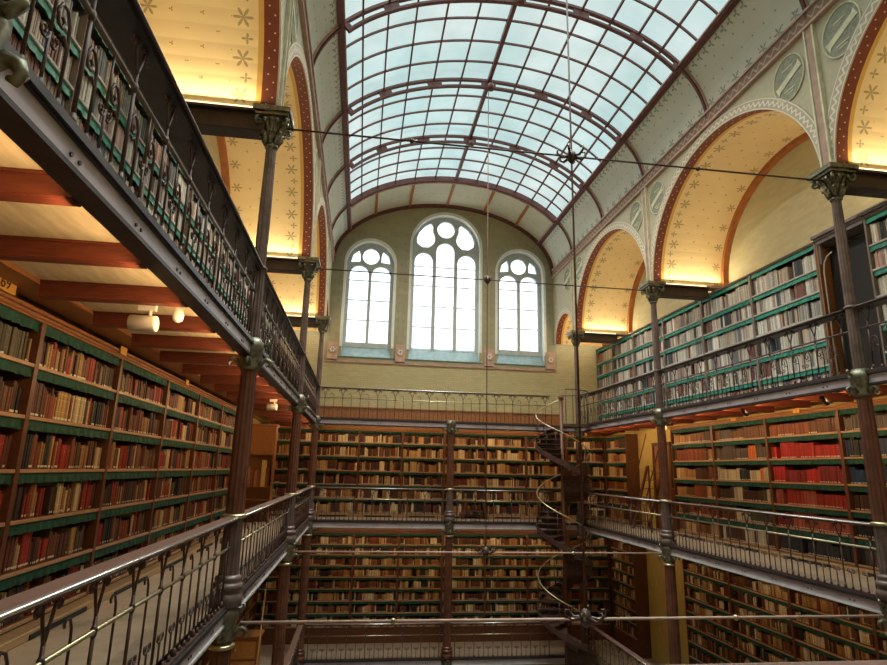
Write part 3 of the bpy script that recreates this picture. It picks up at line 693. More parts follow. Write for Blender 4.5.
# ================================================================== BOOKCASES
SH_M = [-1.58, -1.07, -.58, -.09, .43, .94]; TOP_M = 1.37
SH_U = [1.84, 2.33, 2.86, 3.40, 3.93, 4.43]; TOP_U = 4.98
SH_L = [-5.40, -4.96, -4.56, -4.16, -3.77, -3.39, -3.02, -2.67]; TOP_L = -2.30
def valance(L, zt, hgt, seedv):
    b = MB(); n = max(8, int(L / .05)); rnd = random.Random(seedv)
    for side_ in (0,):
        base = len(b.v)
        for i in range(n + 1):
            x = L*i/n; w = .004*sin(i*1.9) + rnd.uniform(-.004, .004); hb = hgt * (1 + rnd.uniform(-.06, .06))
            b.v += [(x, .0, zt), (x, .006 + w, zt - hgt*.5), (x, .012 + w*2, zt - hb), (x, .004 + w*2, zt - hb), (x, -.006, zt)]
        for i in range(n):
            for j in range(4):
                a = base + i*5 + j; b.face((a, a + 5, a + 6, a + 1), sm=False)
    return b
case_count = 0; ROWS = []
VCACHE = {}
def bookcase(zone, bi, x, y, zb, L, rz, shelves, top, wood, lip, label, frieze=0.0, books=True, endpanel=False):
    """local x along the run, +y towards the room; origin at the floor at its near-left front corner"""
    global case_count; case_count += 1
    o = thing('bookcase', label, 'bookcase', (x, y, zb), rz, 'wooden bookcases lining the hall'); D = .36
    rel = [s - zb for s in shelves]; T = top - zb
    for xa in (0, L - .035):
        b = MB(); b.box(xa, xa + .035, -D, .012, 0, T + .02); b.m = 1; b.box(xa - .002 if xa else -.0, xa + .037 if xa == 0 else L, .012, .026, rel[0] - .03, T); b.build('side_panel', [wood, wood], o)
    b = MB(); b.box(.035, L - .035, -D, -D + .015, 0, T); b.build('back_panel', 'oak_dark', o)
    b = MB(); b.box(.035, L - .035, -D, -.01, 0, rel[0] - .03); b.build('plinth', 'plinth_tan' if zone in ('LM', 'RM', 'BM') else wood, o)
    if zone in ('LM', 'RM', 'BM'):
        b = MB(); b.bbox(0, L, -.01, .19, 0, .09, .01); kb = b.build('kick_board', 'plinth_tan', o)
        b = MB(); b.box(L*.2, L*.8, .19, .205, .01, .055); b.build('vent_slot', 'shelf_black', kb)
    b = MB(); b.bbox(0, L, -D, .05, T + .02, T + .06, .012); b.bbox(0, L, -D, .03, T - .0, T + .02, .004)
    if frieze: b.box(0, L, -D, .0, T + .06, T + frieze); b.bbox(0, L, -.05, .075, T + .06, T + .10, .012)
    b.build('cornice', 'oak' if zone[1] == 'M' else wood, o)
    hg = .08 if zone[0] == 'B' or zone[1] == 'L' else .105
    for k, z in enumerate(rel + [T]):
        if k < len(rel):
            b = MB(); b.m = 0; b.box(.035, L - .035, -D + .015, -.008, z - .028, z); b.m = 1; b.bbox(.035, L - .035, -.008, .022, z - .034, z + .003, .004)
            s = b.build('shelf', [wood, lip], o)
        else: s = None
        vm = 'valance_daylit' if zone[1] == 'U' else 'valance_shaded'; key = (round(L, 2), k % 3, hg, vm)
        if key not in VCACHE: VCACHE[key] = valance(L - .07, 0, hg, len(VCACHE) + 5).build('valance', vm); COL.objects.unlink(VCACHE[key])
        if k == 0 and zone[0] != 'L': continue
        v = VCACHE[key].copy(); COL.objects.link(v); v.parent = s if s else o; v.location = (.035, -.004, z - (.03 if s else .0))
    if books:
        hs = rel + [T]
        for k in range(len(rel)): ROWS.append((zone, bi, len(rel) - 1 - k, Vector((x, y, zb)), rz, .045, L - .045, rel[k], hs[k+1] - rel[k] - .04))
    return o
nthL = ['camera-end', 'second', 'third', 'fourth', 'fifth', 'sixth', 'seventh', 'eighth', 'ninth', 'tenth']
# middle level, side opposite the stair (front faces +x): local x runs towards the camera (-y)
eL = [2.2, 4.28, 6.33, 8.38, 10.42, 12.46, 14.5, 16.5]
for k in range(len(eL) - 1):
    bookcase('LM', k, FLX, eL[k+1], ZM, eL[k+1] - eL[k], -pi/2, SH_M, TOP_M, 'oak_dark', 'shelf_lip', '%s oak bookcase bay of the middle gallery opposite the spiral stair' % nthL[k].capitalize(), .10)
eU = [1.9, 4.0, 6.1, 8.2, 10.35, 12.5, 14.65, 16.8, 18.9, 20.9, 22.9]
for k in range(len(eU) - 1):
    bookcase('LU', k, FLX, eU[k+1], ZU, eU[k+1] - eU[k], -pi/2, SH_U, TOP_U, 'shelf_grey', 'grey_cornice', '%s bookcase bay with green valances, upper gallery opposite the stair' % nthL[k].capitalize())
eR = [4.1, 6.3, 8.5, 10.72, 12.92, 15.12, 17.3]
for k in range(len(eR) - 1):
    bookcase('RM', k, FRX, eR[k], ZM, eR[k+1] - eR[k], pi/2, SH_M, TOP_M, 'oak_dark', 'shelf_lip', '%s oak bookcase bay, middle gallery on the spiral stair side' % nthL[k].capitalize(), .10)
bookcase('RM', 7, FRX, 20.5, ZM, 1.85, pi/2, SH_M, TOP_M, 'oak_dark', 'shelf_lip', 'short oak bookcase beyond the door on the middle gallery, by the window end', 0)
eRU = [10.72, 12.95, 15.16, 17.38, 19.5, 21.3, 22.9]
for k in range(len(eRU) - 1):
    bookcase('RU', k, FRX, eRU[k], ZU, eRU[k+1] - eRU[k], pi/2, SH_U, TOP_U, 'shelf_grey', 'grey_cornice', 'bookcase bay of pale volumes above the stair-side girder, %s from its wooden end panel' % ORD[k])
for k, (a, c) in enumerate(((4.9, 7.2), (7.2, 9.45))):
    bookcase('RU', 7 + k, FRX, a, ZU, c - a, pi/2, SH_U, TOP_U, 'shelf_grey', 'grey_cornice', 'bookcase bay %s the dark opening, upper gallery on the spiral stair side' % ('just before' if k else 'well before'))
# end galleries (front faces -y): local x runs towards -x
eB = [-3.3, -1.68, -.05, 1.57, 3.17, 4.77, 6.37, 7.97, 9.55]
for k in range(len(eB) - 1):
    bookcase('BM', k, eB[k+1], YB, ZM, eB[k+1] - eB[k], pi, SH_M, TOP_M, 'oak_dark', 'shelf_lip', '%s bookcase bay of the middle end gallery, counted towards the spiral stair' % ORD[k].capitalize(), .16)
    bookcase('BL', k, eB[k+1], YB, ZL, eB[k+1] - eB[k], pi, SH_L, TOP_L, 'oak_dark', 'shelf_lip', '%s bookcase bay of the lowest end gallery, counted towards the spiral stair' % ORD[k].capitalize(), .2)
eRL = [6.1, 8.3, 10.5, 12.7, 14.9, 17.1]
for k in range(len(eRL) - 1):
    bookcase('RL', k, FRX, eRL[k], ZL, eRL[k+1] - eRL[k], pi/2, SH_L, TOP_L, 'oak_dark', 'shelf_lip', '%s tall bookcase bay of the lowest gallery on the stair side' % nthL[k].capitalize(), .3)
bookcase('RL', 6, FRX, 20.3, ZL, 1.9, pi/2, SH_L, TOP_L, 'oak_dark', 'shelf_lip', 'tall bookcase of the lowest gallery in the corner behind the spiral stair', .3)
eLL = [14.5, 16.5, 18.5, 20.4, 22.3]
for k in range(len(eLL) - 1):
    bookcase('LL', k, FLX, eLL[k+1], ZL, eLL[k+1] - eLL[k], -pi/2, SH_L, TOP_L, 'oak_dark', 'shelf_lip', '%s tall bookcase bay of the lowest gallery opposite the stair' % nthL[k].capitalize(), .3)
# end panels of the runs
def endp(x0, x1, y, z0, z1, label, m='oak'):
    o = thing('bookcase_end_panel', label, 'end panel', ((x0+x1)/2, y, z0), 0, 'plain wooden ends of the bookcase runs'); h = (x1 - x0)/2
    b = MB(); b.box(-h, h, -.04, -.005, 0, z1 - z0); b.build('panel', m, o)
    b = MB()
    for (a, c, e, f) in ((-h, -h + .05, 0, z1 - z0), (h - .05, h, 0, z1 - z0), (-h, h, z1 - z0 - .07, z1 - z0), (-h, h, 0, .12)): b.box(a, c, -.05, -.04, e, f)
    b.build('frame', m, o)
endp(FRX - .02, WRX, 10.715, ZU, TOP_U + .08, 'plain orange-brown wooden end of the upper pale-volume bookcases')
endp(FRX - .02, WRX, 20.49, ZM, TOP_M + .06, 'brown wooden end panel beyond the yellow wall of the middle gallery', 'oak_dark')
endp(FRX - .02, WRX, 20.29, ZL, TOP_L + .06, 'reddish wooden end panel in the lowest gallery behind the stair', 'oak_dark')

# ================================================================== BOOKS
PAL = {
 'L': [((.13, .02, .014), 'dark red'), ((.30, .025, .015), 'red'), ((.07, .03, .018), 'dark brown'), ((.16, .06, .025), 'brown'), ((.32, .15, .05), 'tan'), ((.42, .26, .10), 'ochre'), ((.02, .02, .025), 'black'), ((.26, .06, .02), 'rust'), ((.10, .035, .025), 'maroon'), ((.08, .07, .04), 'olive'), ((.55, .42, .25), 'cream'), ((.05, .025, .018), 'deep brown'), ((.12, .05, .02), 'chestnut'), ((.30, .025, .015), 'red')],
 'U': [((.66, .63, .56), 'off-white'), ((.66, .63, .56), 'off-white'), ((.46, .44, .41), 'pale grey'), ((.58, .46, .36), 'buff'), ((.36, .27, .22), 'grey-brown'), ((.20, .23, .27), 'slate grey'), ((.56, .38, .34), 'dusty pink'), ((.06, .07, .08), 'charcoal'), ((.26, .11, .09), 'faded red'), ((.75, .73, .68), 'white'), ((.75, .73, .68), 'white')],
 'B': [((.36, .18, .06), 'tan'), ((.20, .07, .025), 'brown'), ((.52, .33, .15), 'cream'), ((.08, .03, .015), 'dark brown'), ((.16, .03, .015), 'maroon'), ((.03, .02, .015), 'black'), ((.42, .24, .09), 'ochre'), ((.66, .54, .36), 'ivory'), ((.66, .54, .36), 'ivory'), ((.12, .05, .025), 'chestnut'), ((.14, .04, .02), 'rust')],
}
def pal(zone, bi, row, y):
    L, U, B = PAL['L'], PAL['U'], PAL['B']
    if zone[1] == 'U': return U
    if zone == 'RM':
        red = [((.42, .02, .02), 'bright red')]; dred = [((.22, .02, .025), 'deep red')]; ch = [((.10, .07, .06), 'charcoal brown')]; org = [((.60, .14, .03), 'orange')]
        navy = [((.02, .035, .09), 'navy blue')]; blk = [((.025, .027, .03), 'black')]; cream = [((.50, .42, .30), 'cream')]
        if bi == 3: return {0: [L[4], L[7], L[3], L[5]], 1: red*8 + org, 2: dred*4 + red*2 + ch, 3: red + [L[1], ((.36, .08, .06), 'brick red')], 4: [((.36, .09, .06), 'brick red')]*3 + dred, 5: blk}[row]
        if bi == 4: return {0: ch + [L[3]], 1: ch*5 + org, 2: cream*4 + org + blk, 3: cream + [L[2], L[9]], 4: [L[9], cream[0], L[3]], 5: [L[2], L[0], cream[0]]}[row]
        if bi <= 2: return {0: ch, 1: navy*5 + blk, 2: navy*3 + [((.02, .06, .16), 'blue')], 3: [((.68, .62, .48), 'pale cream')]*3 + [L[2]], 4: blk, 5: blk + ch}[row]
        return [B[0], B[1], B[2], B[3], L[7]]
    if zone[0] == 'L': return L
    return B
BOOKS = []
rnd = random.Random(11)
for (zone, bi, row, org, rz, xa, xb, z, hmax) in ROWS:
    P_ = pal(zone, bi, row, 0); x = xa; idx = 0
    ex = Vector((cos(rz), sin(rz), 0)); ey = Vector((-sin(rz), cos(rz), 0))
    while x < xb - .03:
        run = rnd.choice((1, 1, 1, 1, 2, 2, 3, 5, 8)) if zone != 'RM' else rnd.choice((4, 8, 14, 20))
        col, cn_ = rnd.choice(P_); hh = hmax * (rnd.uniform(.68, .88) if zone[1] == 'U' else rnd.uniform(.52, .78)); tk = rnd.uniform(.021, .044); tag = rnd.random() < (.62 if zone[1] == 'M' else .3)
        if rnd.random() < .035: x += rnd.uniform(.05, .18)
        for q in range(run):
            t = tk * (1 + (rnd.uniform(-.18, .18) if run < 5 else rnd.uniform(-.05, .05)))
            if x + t > xb: x = xb; break
            h = hh * (1 + (rnd.uniform(-.08, .06) if run < 5 else rnd.uniform(-.012, .012))); dd = rnd.uniform(.17, .23)
            vv = rnd.uniform(.65, 1.35); c = tuple(max(.005, v * vv) for v in col)
            pos = org + ex*(x + t/2) + ey*(-.035 - rnd.uniform(0, .02)) + Vector((0, 0, z + .004))
            BOOKS.append(dict(z=zone, b=bi, r=row, i=idx, p=pos, rz=rz, t=t*.94, h=h, d=dd, c=c, n=cn_, tag=tag, ex=ex, ey=ey)); idx += 1
            x += t
def px(p):
    d = p.dot(F)
    if d < .2: return None
    return 443.5 + FPX * p.dot(R_) / d, 332.5 - FPX * p.dot(U_) / d
for k in BOOKS:
    c = k['p'] + Vector((0, 0, k['h']/2)); q = px(c); k['a'] = 0
    if not q or not (4 < q[0] < 883 and 4 < q[1] < 655): continue
    f = (XL / c.x) if c.x < 0 else (XR / c.x)
    if k['z'][0] in 'LR':
        zz = c.z * f; yy = c.y*f
        if 1.36 < zz < 1.72 or -.76 < zz < -.60 or 2.68 < zz < 2.78 or -2.0 < zz < -1.70 or (zz < -1.3 and k['z'] == 'LM'): continue
        if k['z'][1] == 'U' and zz < 1.9: continue
        if k['z'][1] == 'L' and zz > -2.0: continue
        if min(abs(yy - y) for y in (Y0, Y1, Y2, Y3)) < .22: continue
    e1 = px(c + k['ex']*k['t']/2); e0 = px(c - k['ex']*k['t']/2); t1 = px(c + Vector((0, 0, k['h']/2))); t0 = px(c - Vector((0, 0, k['h']/2)))
    k['a'] = abs((e1[0]-e0[0])*(t1[1]-t0[1]) - (e1[1]-e0[1])*(t1[0]-t0[0]))
BOOKS.sort(key=lambda k: -k['a'])
near, rest = BOOKS[:300], BOOKS[300:]
ZN = {'LM': 'middle gallery opposite the stair', 'LU': 'upper gallery opposite the stair', 'RM': 'middle gallery stair side', 'RU': 'upper gallery stair side', 'BM': 'middle end gallery', 'BL': 'lowest end gallery', 'RL': 'lowest gallery stair side', 'LL': 'lowest gallery opposite the stair'}
def lift(c, f): return tuple(min(1, v*f + .02) for v in c)
for k in near:
    t, h, d = k['t'], k['h'], k['d']; b = MB(); rr = min(.008, t*.25)
    arc = [(-t/2, -.010)] + [(-t/2*cos(pi*i/6), -.008 + rr*sin(pi*i/6)) for i in range(7)] + [(t/2, -.010)]
    gold = lift(k['c'], 1.9); bands = [0, .08, .09, .30, .312, .70, .712, .90, .91, 1.0]
    for s_ in range(len(bands) - 1):
        b.cc = gold if s_ % 2 == 1 else k['c']
        for (u0, v0), (u1, v1) in zip(arc[:-1], arc[1:]):
            b.poly([(u0, v0, h*bands[s_]), (u1, v1, h*bands[s_]), (u1, v1, h*bands[s_+1]), (u0, v0, h*bands[s_+1])][::-1], sm=False)
    b.cc = k['c']
    for s_ in (-1, 1):
        xa, xb = sorted((s_*t/2, s_*(t/2 - .0025))); b.box(xa, xb, -d, -.008, 0, h)
    o = b.build('book', 'book_cloth'); o.location = k['p']; o.rotation_euler = (0, 0, k['rz'])
    o['kind'] = 'thing'; o['category'] = 'book'; o['group'] = 'books on the %s shelves' % ZN[k['z']]
    o['label'] = '%s book, %s on %s shelf down, %s bay, %s' % (k['n'], ordn(k['i']), ORD[k['r']], ORD[k['b']], ZN[k['z']])
    pg = MB(); pg.box(-t/2 + .0025, t/2 - .0025, -d + .006, -.009, .004, h - .005); pg.build('pages', 'paper_white', o)
    if k['tag']:
        tg = MB(); zl = .016
        for (u0, v0), (u1, v1) in zip(arc[1:-2], arc[2:-1]): tg.poly([(u0*1.0, v0 + .0012, zl), (u1, v1 + .0012, zl), (u1, v1 + .0012, zl + .022), (u0, v0 + .0012, zl + .022)][::-1])
        tg.build('spine_tag', 'tag_white', o)
b = MB()
rnd = random.Random(5)
for k in rest:
    if k['p'].y < 1.0: continue
    t, h, d, p, ex, ey = k['t'], k['h'], k['d'], k['p'], k['ex'], k['ey']; b.cc = k['c']; n = len(b.v); Zv = Vector((0, 0, h))
    q = [p - ex*t/2, p - ex*t*.25 + ey*.006, p + ex*t*.25 + ey*.006, p + ex*t/2, p + ex*t/2 - ey*d, p - ex*t/2 - ey*d]
    b.v += [tuple(v) for v in q] + [tuple(v + Zv) for v in q]
    for i in range(6):
        if i == 4: continue
        j = (i + 1) % 6; b.face((n + j, n + i, n + 6 + i, n + 6 + j))
    b.face((n + 6, n + 11, n + 10, n + 9, n + 8, n + 7))
    if k['tag']:
        b.cc = (.74, .70, .58); e = ey*.0075
        b.poly([p + ex*t*.3 + e + Vector((0, 0, .012)), p - ex*t*.3 + e + Vector((0, 0, .012)), p - ex*t*.3 + e + Vector((0, 0, .034)), p + ex*t*.3 + e + Vector((0, 0, .034))])
    elif rnd.random() < .4:
        b.cc = lift(k['c'], 1.8); e = ey*.0075; z0 = h*rnd.uniform(.6, .8)
        b.poly([p + ex*t*.3 + e + Vector((0, 0, z0)), p - ex*t*.3 + e + Vector((0, 0, z0)), p - ex*t*.3 + e + Vector((0, 0, z0 + .02)), p + ex*t*.3 + e + Vector((0, 0, z0 + .02))])
o = b.build('books', 'book_cloth'); o['kind'] = 'stuff'; o['category'] = 'books'; o['label'] = 'thousands of small old volumes filling the remaining shelves around the hall'

# ================================================================== TIE RODS, HANGING RODS
def rosette(parent, loc, r=.16):
    b = MB(); x, y, z = loc; b.lathe([(.02, -.12), (.07, -.06), (.09, 0), (.07, .06), (.02, .12)], loc, 12)
    for k in range(6):
        a = k*pi/3; e = Vector((cos(a), sin(a), 0)); c = Vector(loc)
        b.tube([c + e*.05, c + e*r*.8 + Vector((0, 0, -.03)), c + e*r*1.2 + Vector((0, 0, .03)), c + e*r*1.15 + Vector((0, 0, .10)), c + e*r*.9 + Vector((0, 0, .09))], [.03, .022, .02, .016, .01], 6)
    b.build('rosette', 'iron_brown', parent)
for k, y in enumerate((Y1, Y2)):
    for z, zn in ((5.0, 'under the skylight from capital to capital'), (ZM - .2, 'at middle gallery floor height')):
        o = thing('tie_rod', 'thin iron tie rod %s, %s from the camera' % (zn, ORD[k]), 'tie rod', (XM, y, z), 0, 'iron tie rods across the hall')
        b = MB(); b.tube([(XL - XM + .2, 0, 0), (XR - XM - .2, 0, 0)], .017 if z > 0 else .020, 6); b.build('rod', 'iron_brown' if z > 0 else 'rib_edge', o)
        for fx in (-2.6, 2.2):
            b = MB(); b.lathe([(.02, -.035), (.035, -.02), (.035, .02), (.02, .035)], (fx, 0, 0), 8); b.build('knot', 'brass' if z < 0 else 'iron_brown', o)
    o = thing('hanging_rod', 'vertical iron rod hung from the skylight ridge with leafy rosettes, %s from the camera' % ORD[k], 'hanging rod', (XM, y, 11.0), 0, 'hanging rods with rosettes')
    b = MB(); b.tube([(0, 0, -.1), (0, 0, -12.85)], .012 if k else .016, 6); b.build('rod', 'oak_dark', o)
    if k == 0: rosette(o, (0, 0, -6.0), .2)
    else: rosette(o, (0, 0, -6.0), .08)
    rosette(o, (0, 0, -12.9), .24 if k == 0 else .2)
# spot fixtures at the skylight ridge
for k, y in enumerate((11.15, 14.35, 17.4)):
    o = thing('ridge_spotlight', 'small dark spotlight fixed under the skylight ridge, %s from the camera' % ORD[k], 'spotlight', (XM, y, 10.8), 0, 'spotlights under the ridge')
    b = MB(); b.lathe([(.06, -.22), (.09, -.2), (.09, -.02), (.05, .0)], n=12); b.build('housing', 'rib_brown', o); b = MB(); b.box(-.015, .015, -.015, .015, 0, .2); b.build('bracket', 'iron', o)
    if k != 1: spot('ridge_spot', (XM, y, 10.5), (XM, y + 1, 0), P_NAVE, NEUT, 150, .1)

# ================================================================== SPIRAL STAIR
SX, SY, SR = 6.84, 19.62, .90
st = thing('spiral_staircase', 'dark iron spiral staircase linking the galleries in the far corner', 'spiral staircase', (SX, SY, ZL))
pitch = 2.62; per = 15; ztop = ZU - .0; nst = int((ztop - ZL) / (pitch/per))
def hang(z): return radians(70) + (ztop - z) / pitch * 2*pi       # angle as a function of tread height, ccw going down
b = MB(); b.tube([(0, 0, 0), (0, 0, 2.60 - ZL)], .065, 10); b.lathe([(.07, 0), (.1, .03), (.1, .12), (.05, .18)], (0, 0, 2.46 - ZL), 10); b.build('newel_post', 'oak_dark', st)
aw = 2*pi/per*1.25
T = MB(); pts = [(.06, -.05)] + [(SR*cos(aw*(j/4 - .5)), SR*sin(aw*(j/4 - .5))) for j in range(5)] + [(.06, .05)]
T.prism(pts, lambda a, c, k: (a, c, k), 0, -.03)
y_ = -1; rr0 = [(.06, -.05), (SR*cos(aw*-.5), SR*sin(aw*-.5))]
T.prism([(.06, -.05), (SR*cos(-aw/2), SR*sin(-aw/2)), (SR*cos(-aw/2) + .0, SR*sin(-aw/2) + .015), (.06, -.035)], lambda a, c, k: (a, c, k), -.03, -.175)
tr = T.build('tread', 'iron_brown'); COL.objects.unlink(tr)
B = MB(); B.tube([(SR - .03, 0, 0), (SR - .03, 0, .93)], .010, 5); B.lathe([(.018, 0), (.018, .04), (.010, .06)], (SR - .03, 0, 0), 6); B.tube([(SR - .03, 0, .3), (SR - .03, .04, .36), (SR - .03, 0, .42)], .007, 4)
bl = B.build('baluster', 'iron_brown'); COL.objects.unlink(bl)
for i in range(nst):
    z = ztop - (i + 1)*pitch/per; a = hang(z)
    for src in (tr, bl):
        c = inst(src, st, (0, 0, z - ZL)); c.rotation_euler = (0, 0, a)
P = []; Q = []; n = 260
for i in range(n + 1):
    z = ztop - (ztop - ZL - .1)*i/n; a = hang(z); P.append(((SR - .03)*cos(a), (SR - .03)*sin(a), z + .95 - ZL)); Q.append((SR*cos(a), SR*sin(a), z - .12 - ZL))
b = MB(); b.tube(P, .020, 6); b.build('handrail', 'brass', st)
b = MB()
for i in range(n):
    p, q = Vector(Q[i]), Vector(Q[i+1]); u = Vector((0, 0, .17)); rd = Vector((p.x, p.y, 0)).normalized()*.012; rq = Vector((q.x, q.y, 0)).normalized()*.012
    b.poly([p, q, q + u, p + u]); b.poly([p + rd, p + rd + u, q + rq + u, q + rq]); b.poly([p + u, q + u, q + rq + u, p + rd + u]); b.poly([p, p + rd, q + rq, q])
b.build('stringer', 'iron_brown', st)
# landing ring at the top
b = MB(); ring = [((SR + .02)*cos(t_), (SR + .02)*sin(t_), 1.07 + ZU - ZL) for t_ in [radians(-100 + 8*j) for j in range(0, 22)]]
b.tube(ring, .018, 6)
for j in range(0, 22, 2): p = ring[j]; b.tube([(p[0], p[1], p[2] - 1.07), p], .009, 5)
b.build('landing_rail', 'iron_brown', st)
b = MB(); pts = [(.0, .0)] + [((SR + .04)*cos(radians(t_)), (SR + .04)*sin(radians(t_))) for t_ in range(-20, 75, 10)]
b.prism(pts, lambda a, c, k: (a, c, k), ZU - ZL - .01, ZU - ZL - .10); b.build('landing', 'iron_brown', st)

# ================================================================== FITTINGS
def spotlight(label, x, y, z, ln=.28, r=.085):
    o = thing('cylinder_spotlight', label, 'spotlight', (x, y, z), 0, 'cream cylindrical spotlights under the gallery')
    b = MB(); b.tube([(-ln/2, 0, -r), (ln/2 - .02, 0, -r), (ln/2, 0, -r)], [r, r, r*.96], 20, sm=True); b.build('housing', 'lamp_white', o)
    b = MB(); b.box(-.06, .10, -.025, .025, r*.6, .205); b.tube([(.05, 0, -r*.1), (.05, 0, r*.8)], .015, 8); b.build('bracket', 'lamp_white', o)
spotlight('larger cream cylinder spotlight under the upper gallery, opposite the stair', -2.13, 5.80, 1.385, .24, .078)
spotlight('small cream cylinder spotlight under the upper gallery, near the end bookcases', -2.05, 13.8, 1.385, .22, .075)
o = thing('dome_spotlight', 'small round white spotlight behind the larger cream cylinder spotlight', 'spotlight', (-1.87, 5.95, 1.52))
b = MB(); b.lathe([(.02, -.15), (.045, -.13), (.055, -.08), (.045, -.03), (.03, .05)], n=14); b.build('housing', 'lamp_white', o); b = MB(); b.box(-.1, .05, -.02, .02, .03, .08); b.build('bracket', 'lamp_white', o)
for k, (x, y) in enumerate(((8.05, 14.9),)):
    o = thing('globe_lamp', 'small glowing round lamp under the upper gallery beside the second stair-side column', 'lamp', (x, y, 1.38))
    b = MB(); b.lathe([(.01, -.22), (.05, -.2), (.07, -.14), (.05, -.08), (.02, -.06)], n=12); b.build('globe', 'lamp_glow', o); b = MB(); b.tube([(0, 0, -.07), (0, 0, .15)], .012, 6); b.build('stem', 'iron', o)
for k, y in enumerate((9.2, 11.4)):
    o = thing('clamp_lamp', 'small black clamp lamp on the stair-side upper girder, %s one from the camera' % ORD[k], 'lamp', (XR + .12, y, 1.39), 0, 'black clamp lamps under the girder')
    b = MB(); b.tube([(0, 0, -.03), (.1, 0, -.10)], [.03, .06], 8); b.build('shade', 'iron', o); b = MB(); b.box(-.03, .03, -.03, .03, -.03, .02); b.build('clamp', 'iron', o)
# numbered plate: 69
def text_mesh(s, size):
    c = bpy.data.curves.new('numeral', 'FONT'); c.body = s; c.size = size; c.extrude = .002; c.align_x = 'CENTER'; c.align_y = 'CENTER'
    o = bpy.data.objects.new('numeral', c); COL.objects.link(o); dg = bpy.context.evaluated_depsgraph_get(); me = bpy.data.meshes.new_from_object(o.evaluated_get(dg)); COL.objects.unlink(o); bpy.data.objects.remove(o)
    me.materials.clear(); me.materials.append(MATS['ink_dark']); n = bpy.data.objects.new('numeral', me); COL.objects.link(n); return n
def plate_no(label, x, y, z, rz, txt):
    o = thing('number_plate', label, 'number plate', (x, y, z), rz, 'numbered plates on the bookcase friezes')
    b = MB(); b.bbox(-.17, .17, -.01, .012, -.065, .065, .004); b.build('plate', 'plate_yellow', o)
    t = text_mesh(txt, .15); t.parent = o; t.rotation_euler = (pi/2, 0, pi); t.location = (0, .016, 0)
plate_no('yellow plate numbered 69 on the bookcase frieze opposite the stair', FLX + .105, 5.42, TOP_M + .15, -pi/2, '69')
for k, y in enumerate((8.2, 11.2)):
    o = thing('paper_label', 'small pale label on the frieze opposite the stair, %s beyond the plate' % ORD[k], 'label', (FLX + .085, y, TOP_M + .085), -pi/2, 'small frieze labels')
    b = MB(); b.box(-.1, .1, 0, .01, -.05, .05); b.build('card', 'plate_yellow', o)
for k, y in enumerate((8.9, 11.75, 14.0)):
    o = thing('paper_label', 'small pale label on the stair-side bookcase frieze, %s from the camera' % ORD[k], 'label', (FRX - .085, y, TOP_M + .085), pi/2, 'small frieze labels')
    b = MB(); b.box(-.1, -.01, 0, .01, -.05, .05); b.build('card', 'plate_yellow', o); b = MB(); b.box(.01, .1, 0, .01, -.05, .05); b.build('card', 'plate_yellow', o)
# upper opening on the stair side
b = MB(); b.box(FRX + .25, WRX - .02, 9.46, 10.66, ZU, TOP_U - .15); S(b, 'opening_shade_fill', 'opening_shade')  # near-black block fills the opening, its inner shade put into the colour
o = thing('opening_lintel', 'grey moulded cornice over the dark opening between upper bookcases', 'cornice', (FRX, 9.45, TOP_U + .0))
b = MB(); b.box(-.04, .40, .01, 1.22, -.06, .02); b.box(-.12, .40, 0.01, 1.26, .066, .13); b.box(-.07, .40, .0, 1.24, .02, .066); b.build('moulding', 'lintel_grey', o)
b = MB(); b.box(-.0, .05, 1.16, 1.22, -.5, -.06); b.build('bracket', 'lintel_grey', o)
o = thing('bookcase_cornice', 'long grey moulding lying on the bookcases before the dark opening', 'cornice', (FRX, 4.9, TOP_U + .062))
b = MB(); b.box(-.10, .36, 0, 4.54, 0, .03); b.box(-.13, .36, 0, 4.54, .03, .065); b.build('moulding', 'lintel_grey', o)
o = thing('arched_ladder_rail', 'pale curved rod beside the wooden end panel at the dark opening', 'rod', (FRX - .03, 10.55, ZU))
b = MB(); b.tube([(0, 0, 0), (0, 0, 2.6), (.0, -.03, 2.8), (.0, -.12, 2.92), (.0, -.26, 2.97)], .014, 6); b.build('rod', 'grey_cornice', o)
# middle level: door and library steps on the stair side
b = MB(); dr = None
b.box(WRX - .05, WRX - .005, 18.15, 19.15, ZM, .95); dr = S(b, 'door_2', 'oak')
b = MB(); b.box(WRX - .09, WRX - .005, 18.05, 18.15, ZM, 1.06); b.box(WRX - .09, WRX - .005, 19.15, 19.25, ZM, 1.06); b.box(WRX - .09, WRX - .005, 18.05, 19.25, .95, 1.06); b.build('door_frame', 'oak_dark', dr)
b = MB(); b.tube([(WRX - .05, 18.28, -.7), (WRX - .1, 18.28, -.7)], .02, 8); b.lathe([(.01, -.03), (.035, 0), (.01, .03)], (WRX - .11, 18.28, -.7), 10); b.build('door_handle', 'brass', dr)
o = thing('library_steps', 'brown wooden library steps with sloping handrails before the yellow wall', 'library steps', (9.25, 17.6, ZM))
for s in (-1, 1):
    b = MB(); b.prism([(1.35, 0), (1.47, 0), (.25, 2.0), (.13, 2.0)], lambda a, c, k: (k, a, c), s*.27 - .02, s*.27 + .02); b.build('side_rail', 'oak_dark', o)
    b = MB(); b.tube([(s*.27, 1.5, .9), (s*.27, .15, 3.0)], .02, 7); b.tube([(s*.27, 1.42, 0), (s*.27, 1.5, .9)], .018, 6); b.tube([(s*.27, .75, 1.0), (s*.27, .85, 1.95)], .015, 6); b.build('handrail', 'oak_dark', o)
    b = MB(); b.box(s*.27 - .02, s*.27 + .02, .10, .15, 0, 2.0); b.build('leg', 'oak_dark', o)
for k in range(7):
    b = MB(); y = 1.35 - k*.172; b.box(-.27, .27, y - .16, y + .04, .26*(k + 1) - .02, .26*(k + 1)); b.build('step', 'oak', o)
